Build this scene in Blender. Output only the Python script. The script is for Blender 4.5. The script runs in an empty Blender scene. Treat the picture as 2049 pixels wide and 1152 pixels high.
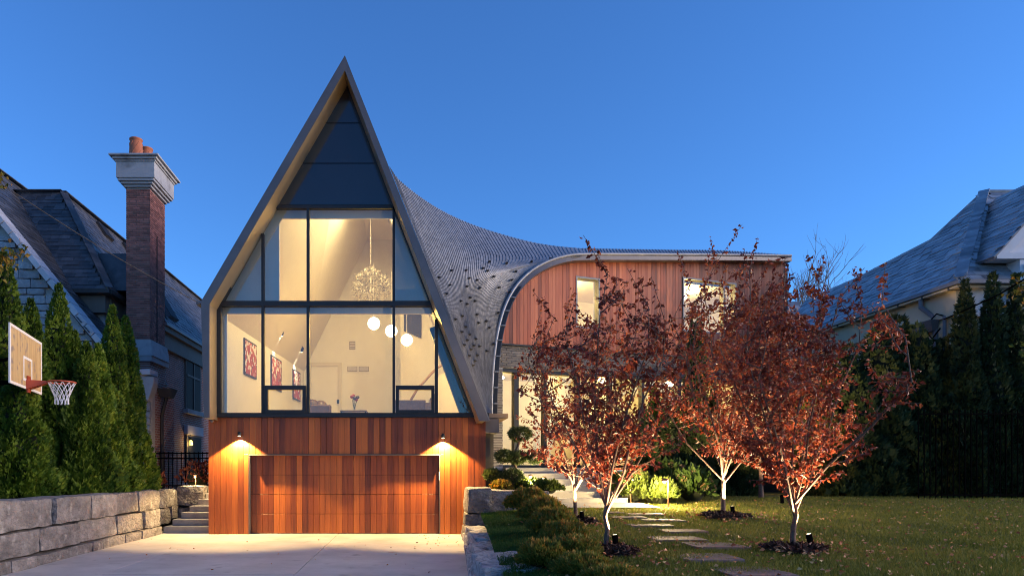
import bpy, bmesh, math, random
import numpy as np
from mathutils import Vector, Matrix, noise

R = math.radians
sc = bpy.context.scene
col = sc.collection

# ---------------------------------------------------------------- camera
F, CX, CY, CZ = 1366.0, 815.0, 940.0, 1.64     # focal length and principal point in pixels of the 2049 px wide photo
cam_d = bpy.data.cameras.new('camera')
cam_d.lens = 24.0
cam_d.sensor_width = 36.0
cam_d.shift_x = (1024.5 - CX) / 2049.0
cam_d.shift_y = (CY - 576.0) / 2049.0
cam_d.clip_end = 4000
cam = bpy.data.objects.new('camera', cam_d)
cam.location = (0, 0, CZ)
cam.rotation_euler = (R(90), 0, 0)
col.objects.link(cam)
sc.camera = cam

# ---------------------------------------------------------------- sky, sun, exposure
SUN_EL, SUN_AZ = 11.0, 97.0        # azimuth clockwise from +Y: low to the right of the camera
world = bpy.data.worlds.new('World')
sc.world = world
world.use_nodes = True
wn = world.node_tree
bg = wn.nodes['Background']
sky = wn.nodes.new('ShaderNodeTexSky')
sky.sky_type = 'NISHITA'
sky.sun_disc = False
sky.sun_elevation = R(SUN_EL)
sky.sun_rotation = R(SUN_AZ)
sky.air_density = 1.0
sky.dust_density = 0.0
sky.ozone_density = 6.8
tint = wn.nodes.new('ShaderNodeMixRGB')
tint.blend_type = 'MULTIPLY'
tint.inputs['Fac'].default_value = 1.0
tint.inputs['Color2'].default_value = (1.0, 0.98, 1.06, 1)
wn.links.new(sky.outputs[0], tint.inputs['Color1'])
wn.links.new(tint.outputs[0], bg.inputs['Color'])
bg.inputs['Strength'].default_value = 0.15
sun_d = bpy.data.lights.new('sun', 'SUN')
sun_d.energy = 2.1
sun_d.angle = R(35)
sun_d.color = (1.0, 0.80, 0.63)
sun = bpy.data.objects.new('sun', sun_d)
sdir = Vector((math.sin(R(SUN_AZ)) * math.cos(R(SUN_EL)), math.cos(R(SUN_AZ)) * math.cos(R(SUN_EL)), math.sin(R(SUN_EL))))
sun.rotation_euler = sdir.to_track_quat('Z', 'Y').to_euler()
col.objects.link(sun)
vs = sc.view_settings
vs.view_transform = 'Standard'
vs.look = 'None'
vs.exposure = 0.93
vs.gamma = 1.0
vs.use_curve_mapping = False
sc.cycles.use_denoising = True
sc.cycles.pixel_filter_type = 'BLACKMAN_HARRIS'
sc.cycles.filter_width = 1.0
sc.cycles.max_bounces = 8
sc.cycles.diffuse_bounces = 4
sc.cycles.glossy_bounces = 4
sc.cycles.transparent_max_bounces = 16
sc.cycles.caustics_reflective = False
sc.cycles.caustics_refractive = False
sc.cycles.sample_clamp_indirect = 4.0

# ---------------------------------------------------------------- helpers
def at(px, py, Y):
    return Vector(((px - CX) * Y / F, Y, CZ + (CY - py) * Y / F))

def V(*a):
    return Vector(a)

class MB:
    def __init__(s):
        s.v = []; s.f = []
    def add(s, vs_, fs):
        b = len(s.v)
        s.v += [tuple(p) for p in vs_]
        s.f += [tuple(b + i for i in f) for f in fs]
        return s
    def hexa(s, p):
        return s.add(p, [(0, 3, 2, 1), (4, 5, 6, 7), (0, 1, 5, 4), (1, 2, 6, 5), (2, 3, 7, 6), (3, 0, 4, 7)])
    def box(s, x0, x1, y0, y1, z0, z1):
        return s.hexa([(x0, y0, z0), (x1, y0, z0), (x1, y1, z0), (x0, y1, z0), (x0, y0, z1), (x1, y0, z1), (x1, y1, z1), (x0, y1, z1)])
    def prism(s, pts, vec):
        n = len(pts)
        q = [Vector(p) for p in pts]
        vec = Vector(vec)
        fs = [tuple(range(n - 1, -1, -1)), tuple(range(n, 2 * n))]
        fs += [(i, (i + 1) % n, n + (i + 1) % n, n + i) for i in range(n)]
        return s.add(q + [p + vec for p in q], fs)
    def quad(s, a, b, c, d):
        return s.add([a, b, c, d], [(0, 1, 2, 3)])
    def bar(s, a, b, w, h, up=(0, 0, 1)):
        a = Vector(a); b = Vector(b)
        d = (b - a).normalized(); u = Vector(up)
        x = d.cross(u)
        if x.length < 1e-4:
            x = d.cross(Vector((0, 1, 0)))
        x.normalize(); y = x.cross(d).normalized()
        x *= w / 2; y *= h / 2
        return s.hexa([a - x - y, a + x - y, a + x + y, a - x + y, b - x - y, b + x - y, b + x + y, b - x + y])
    def tube(s, pts, rad, n=7, cap=True):
        pts = [Vector(p) for p in pts]
        if not hasattr(rad, '__len__'):
            rad = [rad] * len(pts)
        b = len(s.v); prev = None
        for i, p in enumerate(pts):
            d = (pts[min(i + 1, len(pts) - 1)] - pts[max(i - 1, 0)])
            if d.length < 1e-9: d = Vector((0, 0, 1))
            d.normalize()
            if prev is None:
                x = d.cross(Vector((0.13, 0.97, 0.2)))
                if x.length < 1e-3: x = d.cross(Vector((1, 0, 0)))
            else:
                x = prev - d * prev.dot(d)
            x.normalize(); prev = x
            y = d.cross(x)
            for k in range(n):
                t = 2 * math.pi * k / n
                s.v.append(tuple(p + (x * math.cos(t) + y * math.sin(t)) * rad[i]))
        m = len(pts)
        for i in range(m - 1):
            for k in range(n):
                s.f.append((b + i * n + k, b + i * n + (k + 1) % n, b + (i + 1) * n + (k + 1) % n, b + (i + 1) * n + k))
        if cap:
            s.f.append(tuple(b + k for k in range(n - 1, -1, -1)))
            s.f.append(tuple(b + (m - 1) * n + k for k in range(n)))
        return s
    def lathe(s, c, prof, n=16):
        c = Vector(c); b = len(s.v)
        for r, z in prof:
            for k in range(n):
                t = 2 * math.pi * k / n
                s.v.append((c.x + r * math.cos(t), c.y + r * math.sin(t), c.z + z))
        m = len(prof)
        for i in range(m - 1):
            for k in range(n):
                s.f.append((b + i * n + k, b + i * n + (k + 1) % n, b + (i + 1) * n + (k + 1) % n, b + (i + 1) * n + k))
        s.f.append(tuple(b + k for k in range(n - 1, -1, -1)))
        s.f.append(tuple(b + (m - 1) * n + k for k in range(n)))
        return s
    def ball(s, c, r, n=14, m=9, sz=1.0):
        prof = [(max(1e-3, r * math.sin(math.pi * i / m)), -r * sz * math.cos(math.pi * i / m)) for i in range(m + 1)]
        return s.lathe(c, prof, n)
    def mesh(s, name):
        me = bpy.data.meshes.new(name)
        me.from_pydata(s.v, [], s.f)
        bm = bmesh.new(); bm.from_mesh(me)
        bmesh.ops.recalc_face_normals(bm, faces=bm.faces)
        bm.to_mesh(me); bm.free()
        return me

WM = {}
def link(o, parent=None, basis=None):
    col.objects.link(o)
    m = basis.copy() if basis is not None else Matrix.Identity(4)
    if parent is not None:
        o.parent = parent
        o.matrix_parent_inverse = WM[parent.name].inverted()
    o.matrix_basis = m
    WM[o.name] = m
    return o

def tag(o, label=None, cat=None, group=None, kind=None):
    if label: o['label'] = label
    if cat: o['category'] = cat
    if group: o['group'] = group
    if kind: o['kind'] = kind
    return o

def thing(name, label, cat, loc=(0, 0, 0), group=None):
    o = bpy.data.objects.new(name, None)
    o.empty_display_size = 0.2
    link(o, None, Matrix.Translation(Vector(loc)))
    return tag(o, label, cat, group)

def build(mb, name, mat, parent=None, smooth=False, bevel=0.0):
    me = mb if isinstance(mb, bpy.types.Mesh) else mb.mesh(name)
    if bevel > 0:
        bm = bmesh.new(); bm.from_mesh(me)
        es = [e for e in bm.edges if len(e.link_faces) == 2 and e.calc_face_angle(0) > 0.6]
        bmesh.ops.bevel(bm, geom=es, offset=bevel, segments=1, affect='EDGES', clamp_overlap=True)
        bm.to_mesh(me); bm.free()
    if smooth:
        me.polygons.foreach_set('use_smooth', [True] * len(me.polygons))
    if len(me.materials) == 0:
        me.materials.append(mat)
    o = bpy.data.objects.new(name, me)
    return link(o, parent)

def np_mesh(name, v, f, mat, rnd=None):
    v = np.asarray(v, dtype=np.float32); f = np.asarray(f, dtype=np.int32)
    k = f.shape[1]
    me = bpy.data.meshes.new(name)
    me.vertices.add(len(v)); me.vertices.foreach_set('co', v.ravel())
    me.loops.add(f.size); me.loops.foreach_set('vertex_index', f.ravel())
    me.polygons.add(len(f)); me.polygons.foreach_set('loop_start', np.arange(0, f.size, k, dtype=np.int32))
    if rnd is not None:
        a = me.attributes.new('rnd', 'FLOAT', 'FACE')
        a.data.foreach_set('value', np.asarray(rnd, dtype=np.float32))
    me.polygons.foreach_set('use_smooth', np.zeros(len(f), dtype=bool))
    me.update(calc_edges=True)
    me.materials.append(mat)
    return me

def unit_box(name, bevel=0.0, lift=0.0):
    mb = MB()
    mb.hexa([(-.5, 0, 0), (.5, 0, 0), (.5, 1, 0), (-.5, 1, 0), (-.5, 0, 1 + lift), (.5, 0, 1 + lift), (.5, 1, 1), (-.5, 1, 1)])
    return mb.mesh(name)

def frame_mat(pos, u, v, n):
    m = Matrix.Identity(4)
    for i in range(3):
        m[i][0] = u[i]; m[i][1] = v[i]; m[i][2] = n[i]; m[i][3] = pos[i]
    return m

def on_screen(p):
    if p.y < 0.5: return False
    px = CX + F * p.x / p.y; py = CY - F * (p.z - CZ) / p.y
    return -20 < px < 2070 and -20 < py < 1172

def pieces(mats, name, unit, mat, parent, limit=300):
    """alike pieces: the ones that show largest as objects sharing one mesh, the rest joined as one part of kind stuff"""
    if len(unit.materials) == 0: unit.materials.append(mat)
    def key(m):
        p = m.translation
        return (0 if on_screen(p) else 1, p.y)
    mats = sorted(mats, key=key)
    for m in mats[:limit]:
        link(bpy.data.objects.new(name, unit), parent, m)
    rest = mats[limit:]
    if rest:
        uv = np.array([list(v.co) + [1.0] for v in unit.vertices])
        uf = np.array([list(p.vertices) for p in unit.polygons])
        M = np.array([[list(r) for r in m] for m in rest])
        v = np.einsum('nij,kj->nki', M, uv)[:, :, :3].reshape(-1, 3)
        f = (uf[None] + (np.arange(len(rest)) * len(uv))[:, None, None]).reshape(-1, 4)
        rnd = np.repeat(np.random.RandomState(3).rand(len(rest)), len(uf))
        o = link(bpy.data.objects.new(name + '_field', np_mesh(name + '_field', v, f, mat, rnd)), parent)
        tag(o, kind='stuff')

# ---------------------------------------------------------------- materials
def new_mat(name):
    m = bpy.data.materials.new(name)
    m.use_nodes = True
    nt = m.node_tree
    return m, nt, nt.nodes['Principled BSDF'], nt.nodes['Material Output']

def pm(name, c1, c2=None, rough=0.6, metal=0.0, scale=(3, 3, 3), detail=6.0, bump=0.0, bscale=None, rand=0.0, c3=None, spec=0.5, lo=0.3, hi=0.7, face=False, dirt=None, bdist=0.02):
    """noise mixes c1..c2; rand (per object or per face) shifts the value of the colour; bump from a second noise"""
    m, nt, b, out = new_mat(name)
    N, L = nt.nodes, nt.links
    geo = N.new('ShaderNodeNewGeometry')
    mp = N.new('ShaderNodeMapping'); mp.inputs['Scale'].default_value = scale
    L.new(geo.outputs['Position'], mp.inputs['Vector'])
    nz = N.new('ShaderNodeTexNoise'); nz.inputs['Scale'].default_value = 1.0; nz.inputs['Detail'].default_value = detail
    nz.inputs['Roughness'].default_value = 0.65
    L.new(mp.outputs[0], nz.inputs['Vector'])
    cr = N.new('ShaderNodeValToRGB')
    e = cr.color_ramp.elements
    e[0].position = lo; e[1].position = hi
    e[0].color = (*c1, 1); e[1].color = (*(c2 or c1), 1)
    if c3:
        x = e.new((lo + hi) / 2); x.color = (*c3, 1)
    L.new(nz.outputs['Fac'], cr.inputs['Fac'])
    cur = cr.outputs[0]
    if rand > 0:
        if face:
            a = N.new('ShaderNodeAttribute'); a.attribute_name = 'rnd'; rv = a.outputs['Fac']
            oi = N.new('ShaderNodeObjectInfo')
            ad = N.new('ShaderNodeMath'); ad.operation = 'ADD'
            L.new(rv, ad.inputs[0]); L.new(oi.outputs['Random'], ad.inputs[1])
            fr = N.new('ShaderNodeMath'); fr.operation = 'FRACT'; L.new(ad.outputs[0], fr.inputs[0])
            rv = fr.outputs[0]
        else:
            oi = N.new('ShaderNodeObjectInfo'); rv = oi.outputs['Random']
        mr = N.new('ShaderNodeMapRange')
        mr.inputs['To Min'].default_value = 1 - rand; mr.inputs['To Max'].default_value = 1 + rand
        L.new(rv, mr.inputs['Value'])
        mx = N.new('ShaderNodeMixRGB'); mx.blend_type = 'MULTIPLY'; mx.inputs['Fac'].default_value = 1
        L.new(cur, mx.inputs['Color1']); L.new(mr.outputs[0], mx.inputs['Color2'])
        cur = mx.outputs[0]
    if dirt:
        dn = N.new('ShaderNodeTexNoise'); dn.inputs['Scale'].default_value = dirt[1]; dn.inputs['Detail'].default_value = 8
        L.new(geo.outputs['Position'], dn.inputs['Vector'])
        dr = N.new('ShaderNodeMapRange'); dr.inputs['From Min'].default_value = dirt[2]; dr.inputs['From Max'].default_value = dirt[3]
        L.new(dn.outputs['Fac'], dr.inputs['Value'])
        mx = N.new('ShaderNodeMixRGB'); L.new(dr.outputs[0], mx.inputs['Fac'])
        L.new(cur, mx.inputs['Color1']); mx.inputs['Color2'].default_value = (*dirt[0], 1)
        cur = mx.outputs[0]
    L.new(cur, b.inputs['Base Color'])
    b.inputs['Roughness'].default_value = rough
    b.inputs['Metallic'].default_value = metal
    b.inputs['Specular IOR Level'].default_value = spec
    if bump > 0:
        n2 = N.new('ShaderNodeTexNoise'); n2.inputs['Detail'].default_value = 8; n2.inputs['Scale'].default_value = 1
        m2 = N.new('ShaderNodeMapping'); m2.inputs['Scale'].default_value = bscale or tuple(4 * s for s in scale)
        L.new(geo.outputs['Position'], m2.inputs['Vector']); L.new(m2.outputs[0], n2.inputs['Vector'])
        bp = N.new('ShaderNodeBump'); bp.inputs['Strength'].default_value = min(1.0, bump); bp.inputs['Distance'].default_value = bdist
        L.new(n2.outputs['Fac'], bp.inputs['Height']); L.new(bp.outputs[0], b.inputs['Normal'])
    return m

def leaf_mat(name, cols, trans=0.35, rough=0.6, objrand=0.0, spec=0.3):
    """colour by a random value on every leaf; diffuse with some light let through"""
    m, nt, b, out = new_mat(name)
    N, L = nt.nodes, nt.links
    a = N.new('ShaderNodeAttribute'); a.attribute_name = 'rnd'
    cr = N.new('ShaderNodeValToRGB')
    e = cr.color_ramp.elements
    e[0].position = 0; e[0].color = (*cols[0], 1); e[1].position = 1; e[1].color = (*cols[-1], 1)
    for i, c in enumerate(cols[1:-1]):
        x = e.new((i + 1) / (len(cols) - 1)); x.color = (*c, 1)
    L.new(a.outputs['Fac'], cr.inputs['Fac'])
    cur = cr.outputs[0]
    if objrand:
        oi = N.new('ShaderNodeObjectInfo'); mr = N.new('ShaderNodeMapRange')
        mr.inputs['To Min'].default_value = 1 - objrand; mr.inputs['To Max'].default_value = 1 + objrand
        L.new(oi.outputs['Random'], mr.inputs['Value'])
        mx = N.new('ShaderNodeMixRGB'); mx.blend_type = 'MULTIPLY'; mx.inputs['Fac'].default_value = 1
        L.new(cur, mx.inputs['Color1']); L.new(mr.outputs[0], mx.inputs['Color2']); cur = mx.outputs[0]
    L.new(cur, b.inputs['Base Color'])
    b.inputs['Roughness'].default_value = rough
    b.inputs['Specular IOR Level'].default_value = spec
    t = N.new('ShaderNodeBsdfTranslucent'); L.new(cur, t.inputs['Color'])
    ms = N.new('ShaderNodeMixShader'); ms.inputs['Fac'].default_value = trans
    L.new(b.outputs[0], ms.inputs[1]); L.new(t.outputs[0], ms.inputs[2]); L.new(ms.outputs[0], out.inputs['Surface'])
    return m

def glass_mat(name, tint_=(0.95, 0.97, 0.96), k=1.0):
    m, nt, b, out = new_mat(name)
    N, L = nt.nodes, nt.links
    N.remove(b)
    tr = N.new('ShaderNodeBsdfTransparent'); tr.inputs['Color'].default_value = (*tint_, 1)
    gl = N.new('ShaderNodeBsdfGlossy'); gl.inputs['Roughness'].default_value = 0.0
    fr = N.new('ShaderNodeFresnel'); fr.inputs['IOR'].default_value = 1.5
    ge = N.new('ShaderNodeNewGeometry'); io = N.new('ShaderNodeMapRange')
    io.inputs['To Min'].default_value = 1.5; io.inputs['To Max'].default_value = 1 / 1.5
    L.new(ge.outputs['Backfacing'], io.inputs['Value']); L.new(io.outputs[0], fr.inputs['IOR'])
    mu = N.new('ShaderNodeMath'); mu.operation = 'MULTIPLY'; mu.inputs[1].default_value = k; mu.use_clamp = True
    L.new(fr.outputs[0], mu.inputs[0])
    ms = N.new('ShaderNodeMixShader')
    L.new(mu.outputs[0], ms.inputs['Fac']); L.new(tr.outputs[0], ms.inputs[1]); L.new(gl.outputs[0], ms.inputs[2])
    L.new(ms.outputs[0], out.inputs['Surface'])
    return m

def glow_mat(name, c, strength):
    m, nt, b, out = new_mat(name)
    b.inputs['Base Color'].default_value = (*c, 1)
    b.inputs['Emission Color'].default_value = (*c, 1)
    b.inputs['Emission Strength'].default_value = strength
    return m

def brick_mat(name, c1, c2, cm, axis='yz', bw=0.22, bh=0.075, mortar=0.012, rough=0.85):
    m, nt, b, out = new_mat(name)
    N, L = nt.nodes, nt.links
    geo = N.new('ShaderNodeNewGeometry')
    sp = N.new('ShaderNodeSeparateXYZ'); L.new(geo.outputs['Position'], sp.inputs[0])
    cb = N.new('ShaderNodeCombineXYZ')
    L.new(sp.outputs['Y' if axis == 'yz' else 'X'], cb.inputs[0]); L.new(sp.outputs['Z'], cb.inputs[1])
    br = N.new('ShaderNodeTexBrick')
    br.inputs['Scale'].default_value = 1.0
    br.inputs['Brick Width'].default_value = bw; br.inputs['Row Height'].default_value = bh; br.inputs['Mortar Size'].default_value = mortar
    br.inputs['Color1'].default_value = (*c1, 1); br.inputs['Color2'].default_value = (*c2, 1); br.inputs['Mortar'].default_value = (*cm, 1)
    br.inputs['Bias'].default_value = 0.0
    L.new(cb.outputs[0], br.inputs['Vector'])
    nz = N.new('ShaderNodeTexNoise'); nz.inputs['Scale'].default_value = 3.0; nz.inputs['Detail'].default_value = 8
    L.new(geo.outputs['Position'], nz.inputs['Vector'])
    mr = N.new('ShaderNodeMapRange'); mr.inputs['To Min'].default_value = 0.55; mr.inputs['To Max'].default_value = 1.45
    L.new(nz.outputs['Fac'], mr.inputs['Value'])
    mx = N.new('ShaderNodeMixRGB'); mx.blend_type = 'MULTIPLY'; mx.inputs['Fac'].default_value = 1
    L.new(br.outputs['Color'], mx.inputs['Color1']); L.new(mr.outputs[0], mx.inputs['Color2'])
    L.new(mx.outputs[0], b.inputs['Base Color'])
    bp = N.new('ShaderNodeBump'); bp.invert = True; bp.inputs['Strength'].default_value = 0.8; bp.inputs['Distance'].default_value = 0.01
    L.new(br.outputs['Fac'], bp.inputs['Height']); L.new(bp.outputs[0], b.inputs['Normal'])
    b.inputs['Roughness'].default_value = rough
    return m

def wood_mat(name, dark, mid, light, rough=0.42, grain=(26, 26, 1.1)):
    m, nt, b, out = new_mat(name)
    N, L = nt.nodes, nt.links
    oi = N.new('ShaderNodeObjectInfo')
    geo = N.new('ShaderNodeNewGeometry')
    # each board has its own tone (object colour) and its own stretch of grain
    sc_ = N.new('ShaderNodeSeparateColor'); L.new(oi.outputs['Color'], sc_.inputs[0]); TONE = sc_.outputs[0]
    ml = N.new('ShaderNodeMath'); ml.operation = 'MULTIPLY'; ml.inputs[1].default_value = 57.0; L.new(TONE, ml.inputs[0])
    cb = N.new('ShaderNodeCombineXYZ'); L.new(ml.outputs[0], cb.inputs[2]); L.new(ml.outputs[0], cb.inputs[0])
    ad = N.new('ShaderNodeVectorMath'); ad.operation = 'ADD'
    L.new(geo.outputs['Position'], ad.inputs[0]); L.new(cb.outputs[0], ad.inputs[1])
    mp = N.new('ShaderNodeMapping'); mp.inputs['Scale'].default_value = grain; L.new(ad.outputs[0], mp.inputs['Vector'])
    nz = N.new('ShaderNodeTexNoise'); nz.inputs['Scale'].default_value = 1; nz.inputs['Detail'].default_value = 7; nz.inputs['Distortion'].default_value = 0.6
    L.new(mp.outputs[0], nz.inputs['Vector'])
    mp2 = N.new('ShaderNodeMapping'); mp2.inputs['Scale'].default_value = (5, 5, 0.7); L.new(ad.outputs[0], mp2.inputs['Vector'])
    nb = N.new('ShaderNodeTexNoise'); nb.inputs['Scale'].default_value = 1; nb.inputs['Detail'].default_value = 3; L.new(mp2.outputs[0], nb.inputs['Vector'])
    s1 = N.new('ShaderNodeMath'); s1.operation = 'MULTIPLY_ADD'; s1.inputs[1].default_value = 0.62
    L.new(nz.outputs['Fac'], s1.inputs[0])
    s0 = N.new('ShaderNodeMath'); s0.operation = 'MULTIPLY_ADD'; s0.inputs[1].default_value = 0.42; s0.inputs[2].default_value = -0.30
    L.new(nb.outputs['Fac'], s0.inputs[0]); L.new(s0.outputs[0], s1.inputs[2])
    s2 = N.new('ShaderNodeMath'); s2.operation = 'MULTIPLY_ADD'; s2.inputs[1].default_value = 0.66
    L.new(TONE, s2.inputs[0]); L.new(s1.outputs[0], s2.inputs[2])
    cr = N.new('ShaderNodeValToRGB'); e = cr.color_ramp.elements
    e[0].position = 0.12; e[0].color = (*dark, 1); e[1].position = 0.95; e[1].color = (*light, 1)
    x = e.new(0.5); x.color = (*mid, 1)
    L.new(s2.outputs[0], cr.inputs['Fac']); L.new(cr.outputs[0], b.inputs['Base Color'])
    bp = N.new('ShaderNodeBump'); bp.inputs['Strength'].default_value = 0.25; bp.inputs['Distance'].default_value = 0.004
    L.new(nz.outputs['Fac'], bp.inputs['Height']); L.new(bp.outputs[0], b.inputs['Normal'])
    b.inputs['Roughness'].default_value = rough
    return m

M = {}
M['cedar'] = wood_mat('cedar_boards', (0.11, 0.025, 0.009), (0.28, 0.064, 0.013), (0.52, 0.145, 0.024))
M['cedar_wing'] = wood_mat('cedar_wing_boards', (0.12, 0.036, 0.024), (0.35, 0.088, 0.043), (0.52, 0.17, 0.085), rough=0.6)
M['gap'] = pm('board_gap', (0.012, 0.006, 0.005), (0.02, 0.01, 0.008), rough=0.9)
M['zinc'] = pm('zinc_frame', (0.125, 0.115, 0.118), (0.16, 0.145, 0.148), rough=0.42, metal=0.5, scale=(2, 2, 2))
M['reveal'] = pm('golden_lit_reveal', (0.34, 0.26, 0.16), (0.38, 0.29, 0.18), rough=0.34, metal=0.45)  # golden tone stands in for room light falling on the reveal
M['zinc_light'] = pm('zinc_edge', (0.30, 0.30, 0.32), (0.38, 0.38, 0.40), rough=0.5, metal=0.5)
M['black'] = pm('black_metal', (0.012, 0.012, 0.014), (0.02, 0.02, 0.022), rough=0.45)
M['spandrel'] = pm('dark_glass_panel', (0.012, 0.013, 0.02), (0.018, 0.019, 0.028), rough=0.12, spec=0.9)
M['glass'] = glass_mat('window_glass', k=2.0)
M['shingle'] = pm('metal_shingle', (0.19, 0.195, 0.215), (0.28, 0.285, 0.31), rough=0.5, metal=0.2, scale=(5, 5, 5), rand=0.2, face=True)
M['snowguard'] = pm('snow_guard', (0.01, 0.01, 0.012), rough=0.5)
M['white'] = pm('white_plaster', (0.74, 0.70, 0.62), (0.78, 0.74, 0.66), rough=0.8)
M['paperleaf'] = leaf_mat('white_paper_leaf', [(0.40, 0.36, 0.30), (0.52, 0.48, 0.41), (0.64, 0.60, 0.53)], trans=0.3)
M['casing'] = pm('cream_casing', (0.62, 0.56, 0.46), (0.66, 0.60, 0.50), rough=0.7)
M['trimwhite'] = pm('white_trim', (0.66, 0.64, 0.66), (0.76, 0.74, 0.76), rough=0.6)
M['floorwood'] = pm('oak_floor', (0.30, 0.19, 0.10), (0.38, 0.25, 0.14), rough=0.4, scale=(2, 14, 2))
M['wing_brick'] = pm('grey_brick', (0.13, 0.11, 0.10), (0.21, 0.185, 0.17), rough=0.8, scale=(6, 6, 20), rand=0.3, face=True, bump=0.3)
M['mortar'] = pm('pale_mortar', (0.40, 0.37, 0.34), (0.50, 0.47, 0.44), rough=0.9, scale=(9, 9, 9))
M['concrete'] = pm('driveway_concrete', (0.40, 0.365, 0.345), (0.56, 0.515, 0.49), rough=0.8, scale=(1.1, 1.1, 1.1), bump=0.2, bscale=(60, 60, 60), detail=10, dirt=((0.17, 0.15, 0.14), 2.3, 0.62, 0.82))
M['steps'] = pm('step_limestone', (0.27, 0.25, 0.235), (0.37, 0.345, 0.32), rough=0.75, scale=(4, 4, 4), bump=0.3)
M['rock'] = pm('grey_armour_stone', (0.10, 0.088, 0.084), (0.29, 0.26, 0.245), rough=0.85, scale=(3.2, 3.2, 5), detail=9, bump=1.0, bscale=(13, 13, 18), bdist=0.06, rand=0.24, dirt=((0.36, 0.33, 0.30), 5.0, 0.56, 0.72))
M['rock2'] = pm('pale_rough_stone', (0.25, 0.235, 0.23), (0.60, 0.57, 0.55), rough=0.85, scale=(5, 5, 9), detail=10, bump=1.0, bscale=(14, 14, 20), bdist=0.07, rand=0.2, dirt=((0.09, 0.08, 0.075), 7.0, 0.57, 0.70))
M['flag'] = pm('paving_flag', (0.085, 0.055, 0.058), (0.15, 0.115, 0.125), rough=0.7, scale=(4, 4, 4), bump=0.5, rand=0.25, dirt=((0.22, 0.11, 0.09), 2.0, 0.5, 0.65))
M['soil'] = pm('dark_soil', (0.018, 0.012, 0.008), (0.045, 0.03, 0.02), rough=0.95, scale=(14, 14, 14), bump=0.8)
M['lawn'] = pm('lawn_turf', (0.055, 0.060, 0.013), (0.10, 0.09, 0.022), rough=0.95, scale=(3, 3, 3), bump=0.6)
M['ground'] = pm('ground', (0.035, 0.035, 0.02), (0.055, 0.05, 0.03), rough=0.95, scale=(0.6, 0.6, 0.6))
M['grass'] = leaf_mat('grass_blade', [(0.070, 0.090, 0.012), (0.14, 0.16, 0.020), (0.23, 0.23, 0.032), (0.36, 0.26, 0.06)], trans=0.3)
M['grass_edge'] = leaf_mat('lush_grass_blade', [(0.02, 0.06, 0.008), (0.035, 0.10, 0.014), (0.06, 0.13, 0.02)], trans=0.3)
M['redleaf'] = leaf_mat('copper_leaf', [(0.066, 0.015, 0.011), (0.165, 0.031, 0.016), (0.29, 0.058, 0.024), (0.46, 0.14, 0.050)], trans=0.30, rough=0.45, spec=0.4)
M['bark'] = pm('young_bark', (0.085, 0.050, 0.036), (0.19, 0.115, 0.078), rough=0.85, scale=(16, 16, 34), bump=0.6)
M['cedarleaf'] = leaf_mat('arborvitae_spray', [(0.030, 0.062, 0.006), (0.075, 0.130, 0.011), (0.130, 0.200, 0.018), (0.20, 0.26, 0.030)], trans=0.22, objrand=0.2)
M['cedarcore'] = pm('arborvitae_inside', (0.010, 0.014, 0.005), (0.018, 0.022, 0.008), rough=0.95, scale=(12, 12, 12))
M['hedgeleaf'] = leaf_mat('dark_conifer_spray', [(0.018, 0.032, 0.012), (0.040, 0.062, 0.021), (0.078, 0.100, 0.032)], trans=0.15, objrand=0.25)
M['hedgewarm'] = leaf_mat('olive_conifer_spray', [(0.032, 0.036, 0.009), (0.070, 0.070, 0.016), (0.12, 0.11, 0.024)], trans=0.15, objrand=0.25)
M['shrubleaf'] = leaf_mat('autumn_shrub_leaf', [(0.05, 0.075, 0.012), (0.10, 0.13, 0.018), (0.18, 0.17, 0.024), (0.42, 0.20, 0.036)], trans=0.3)
M['greenleaf'] = leaf_mat('bright_green_leaf', [(0.03, 0.05, 0.008), (0.07, 0.10, 0.014), (0.12, 0.145, 0.022)], trans=0.35)
M['bigleaf'] = leaf_mat('hydrangea_leaf', [(0.02, 0.045, 0.01), (0.045, 0.085, 0.014), (0.07, 0.11, 0.02)], trans=0.3)
M['bloom'] = leaf_mat('dry_bloom', [(0.22, 0.12, 0.055), (0.34, 0.22, 0.10), (0.42, 0.30, 0.16)], trans=0.3)
M['pineleaf'] = leaf_mat('pine_needle', [(0.04, 0.06, 0.016), (0.075, 0.10, 0.028), (0.12, 0.15, 0.045)], trans=0.2)
M['yellowleaf'] = leaf_mat('yellowing_leaf', [(0.05, 0.07, 0.01), (0.20, 0.16, 0.02), (0.36, 0.14, 0.02)], trans=0.35)
M['redberry'] = leaf_mat('red_shrub_leaf', [(0.06, 0.015, 0.012), (0.14, 0.03, 0.02), (0.2, 0.07, 0.03)], trans=0.3)
M['mulch'] = leaf_mat('bark_mulch', [(0.02, 0.009, 0.006), (0.05, 0.02, 0.013), (0.085, 0.036, 0.022)], trans=0.0)
M['fallen'] = leaf_mat('fallen_leaf', [(0.12, 0.045, 0.03), (0.42, 0.14, 0.05), (0.58, 0.30, 0.14), (0.50, 0.36, 0.16)], trans=0.1)
M['redbrick'] = pm('red_brick', (0.24, 0.105, 0.085), (0.37, 0.145, 0.112), rough=0.85, scale=(7, 7, 12), rand=0.35, face=True, bump=0.4)
M['redwall'] = brick_mat('red_brick_wall', (0.40, 0.135, 0.09), (0.26, 0.095, 0.075), (0.44, 0.40, 0.36), 'yz')
M['redwallx'] = brick_mat('red_brick_face', (0.22, 0.072, 0.052), (0.13, 0.05, 0.045), (0.27, 0.24, 0.22), 'xz')
M['caststone'] = pm('cast_stone', (0.34, 0.33, 0.34), (0.46, 0.45, 0.45), rough=0.8, scale=(2, 2, 1.2), bump=0.2, dirt=((0.20, 0.18, 0.17), 1.8, 0.55, 0.75))
M['coping'] = pm('pale_coping', (0.50, 0.48, 0.50), (0.62, 0.60, 0.62), rough=0.8, scale=(2, 2, 2), bump=0.2, rand=0.08)
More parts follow.
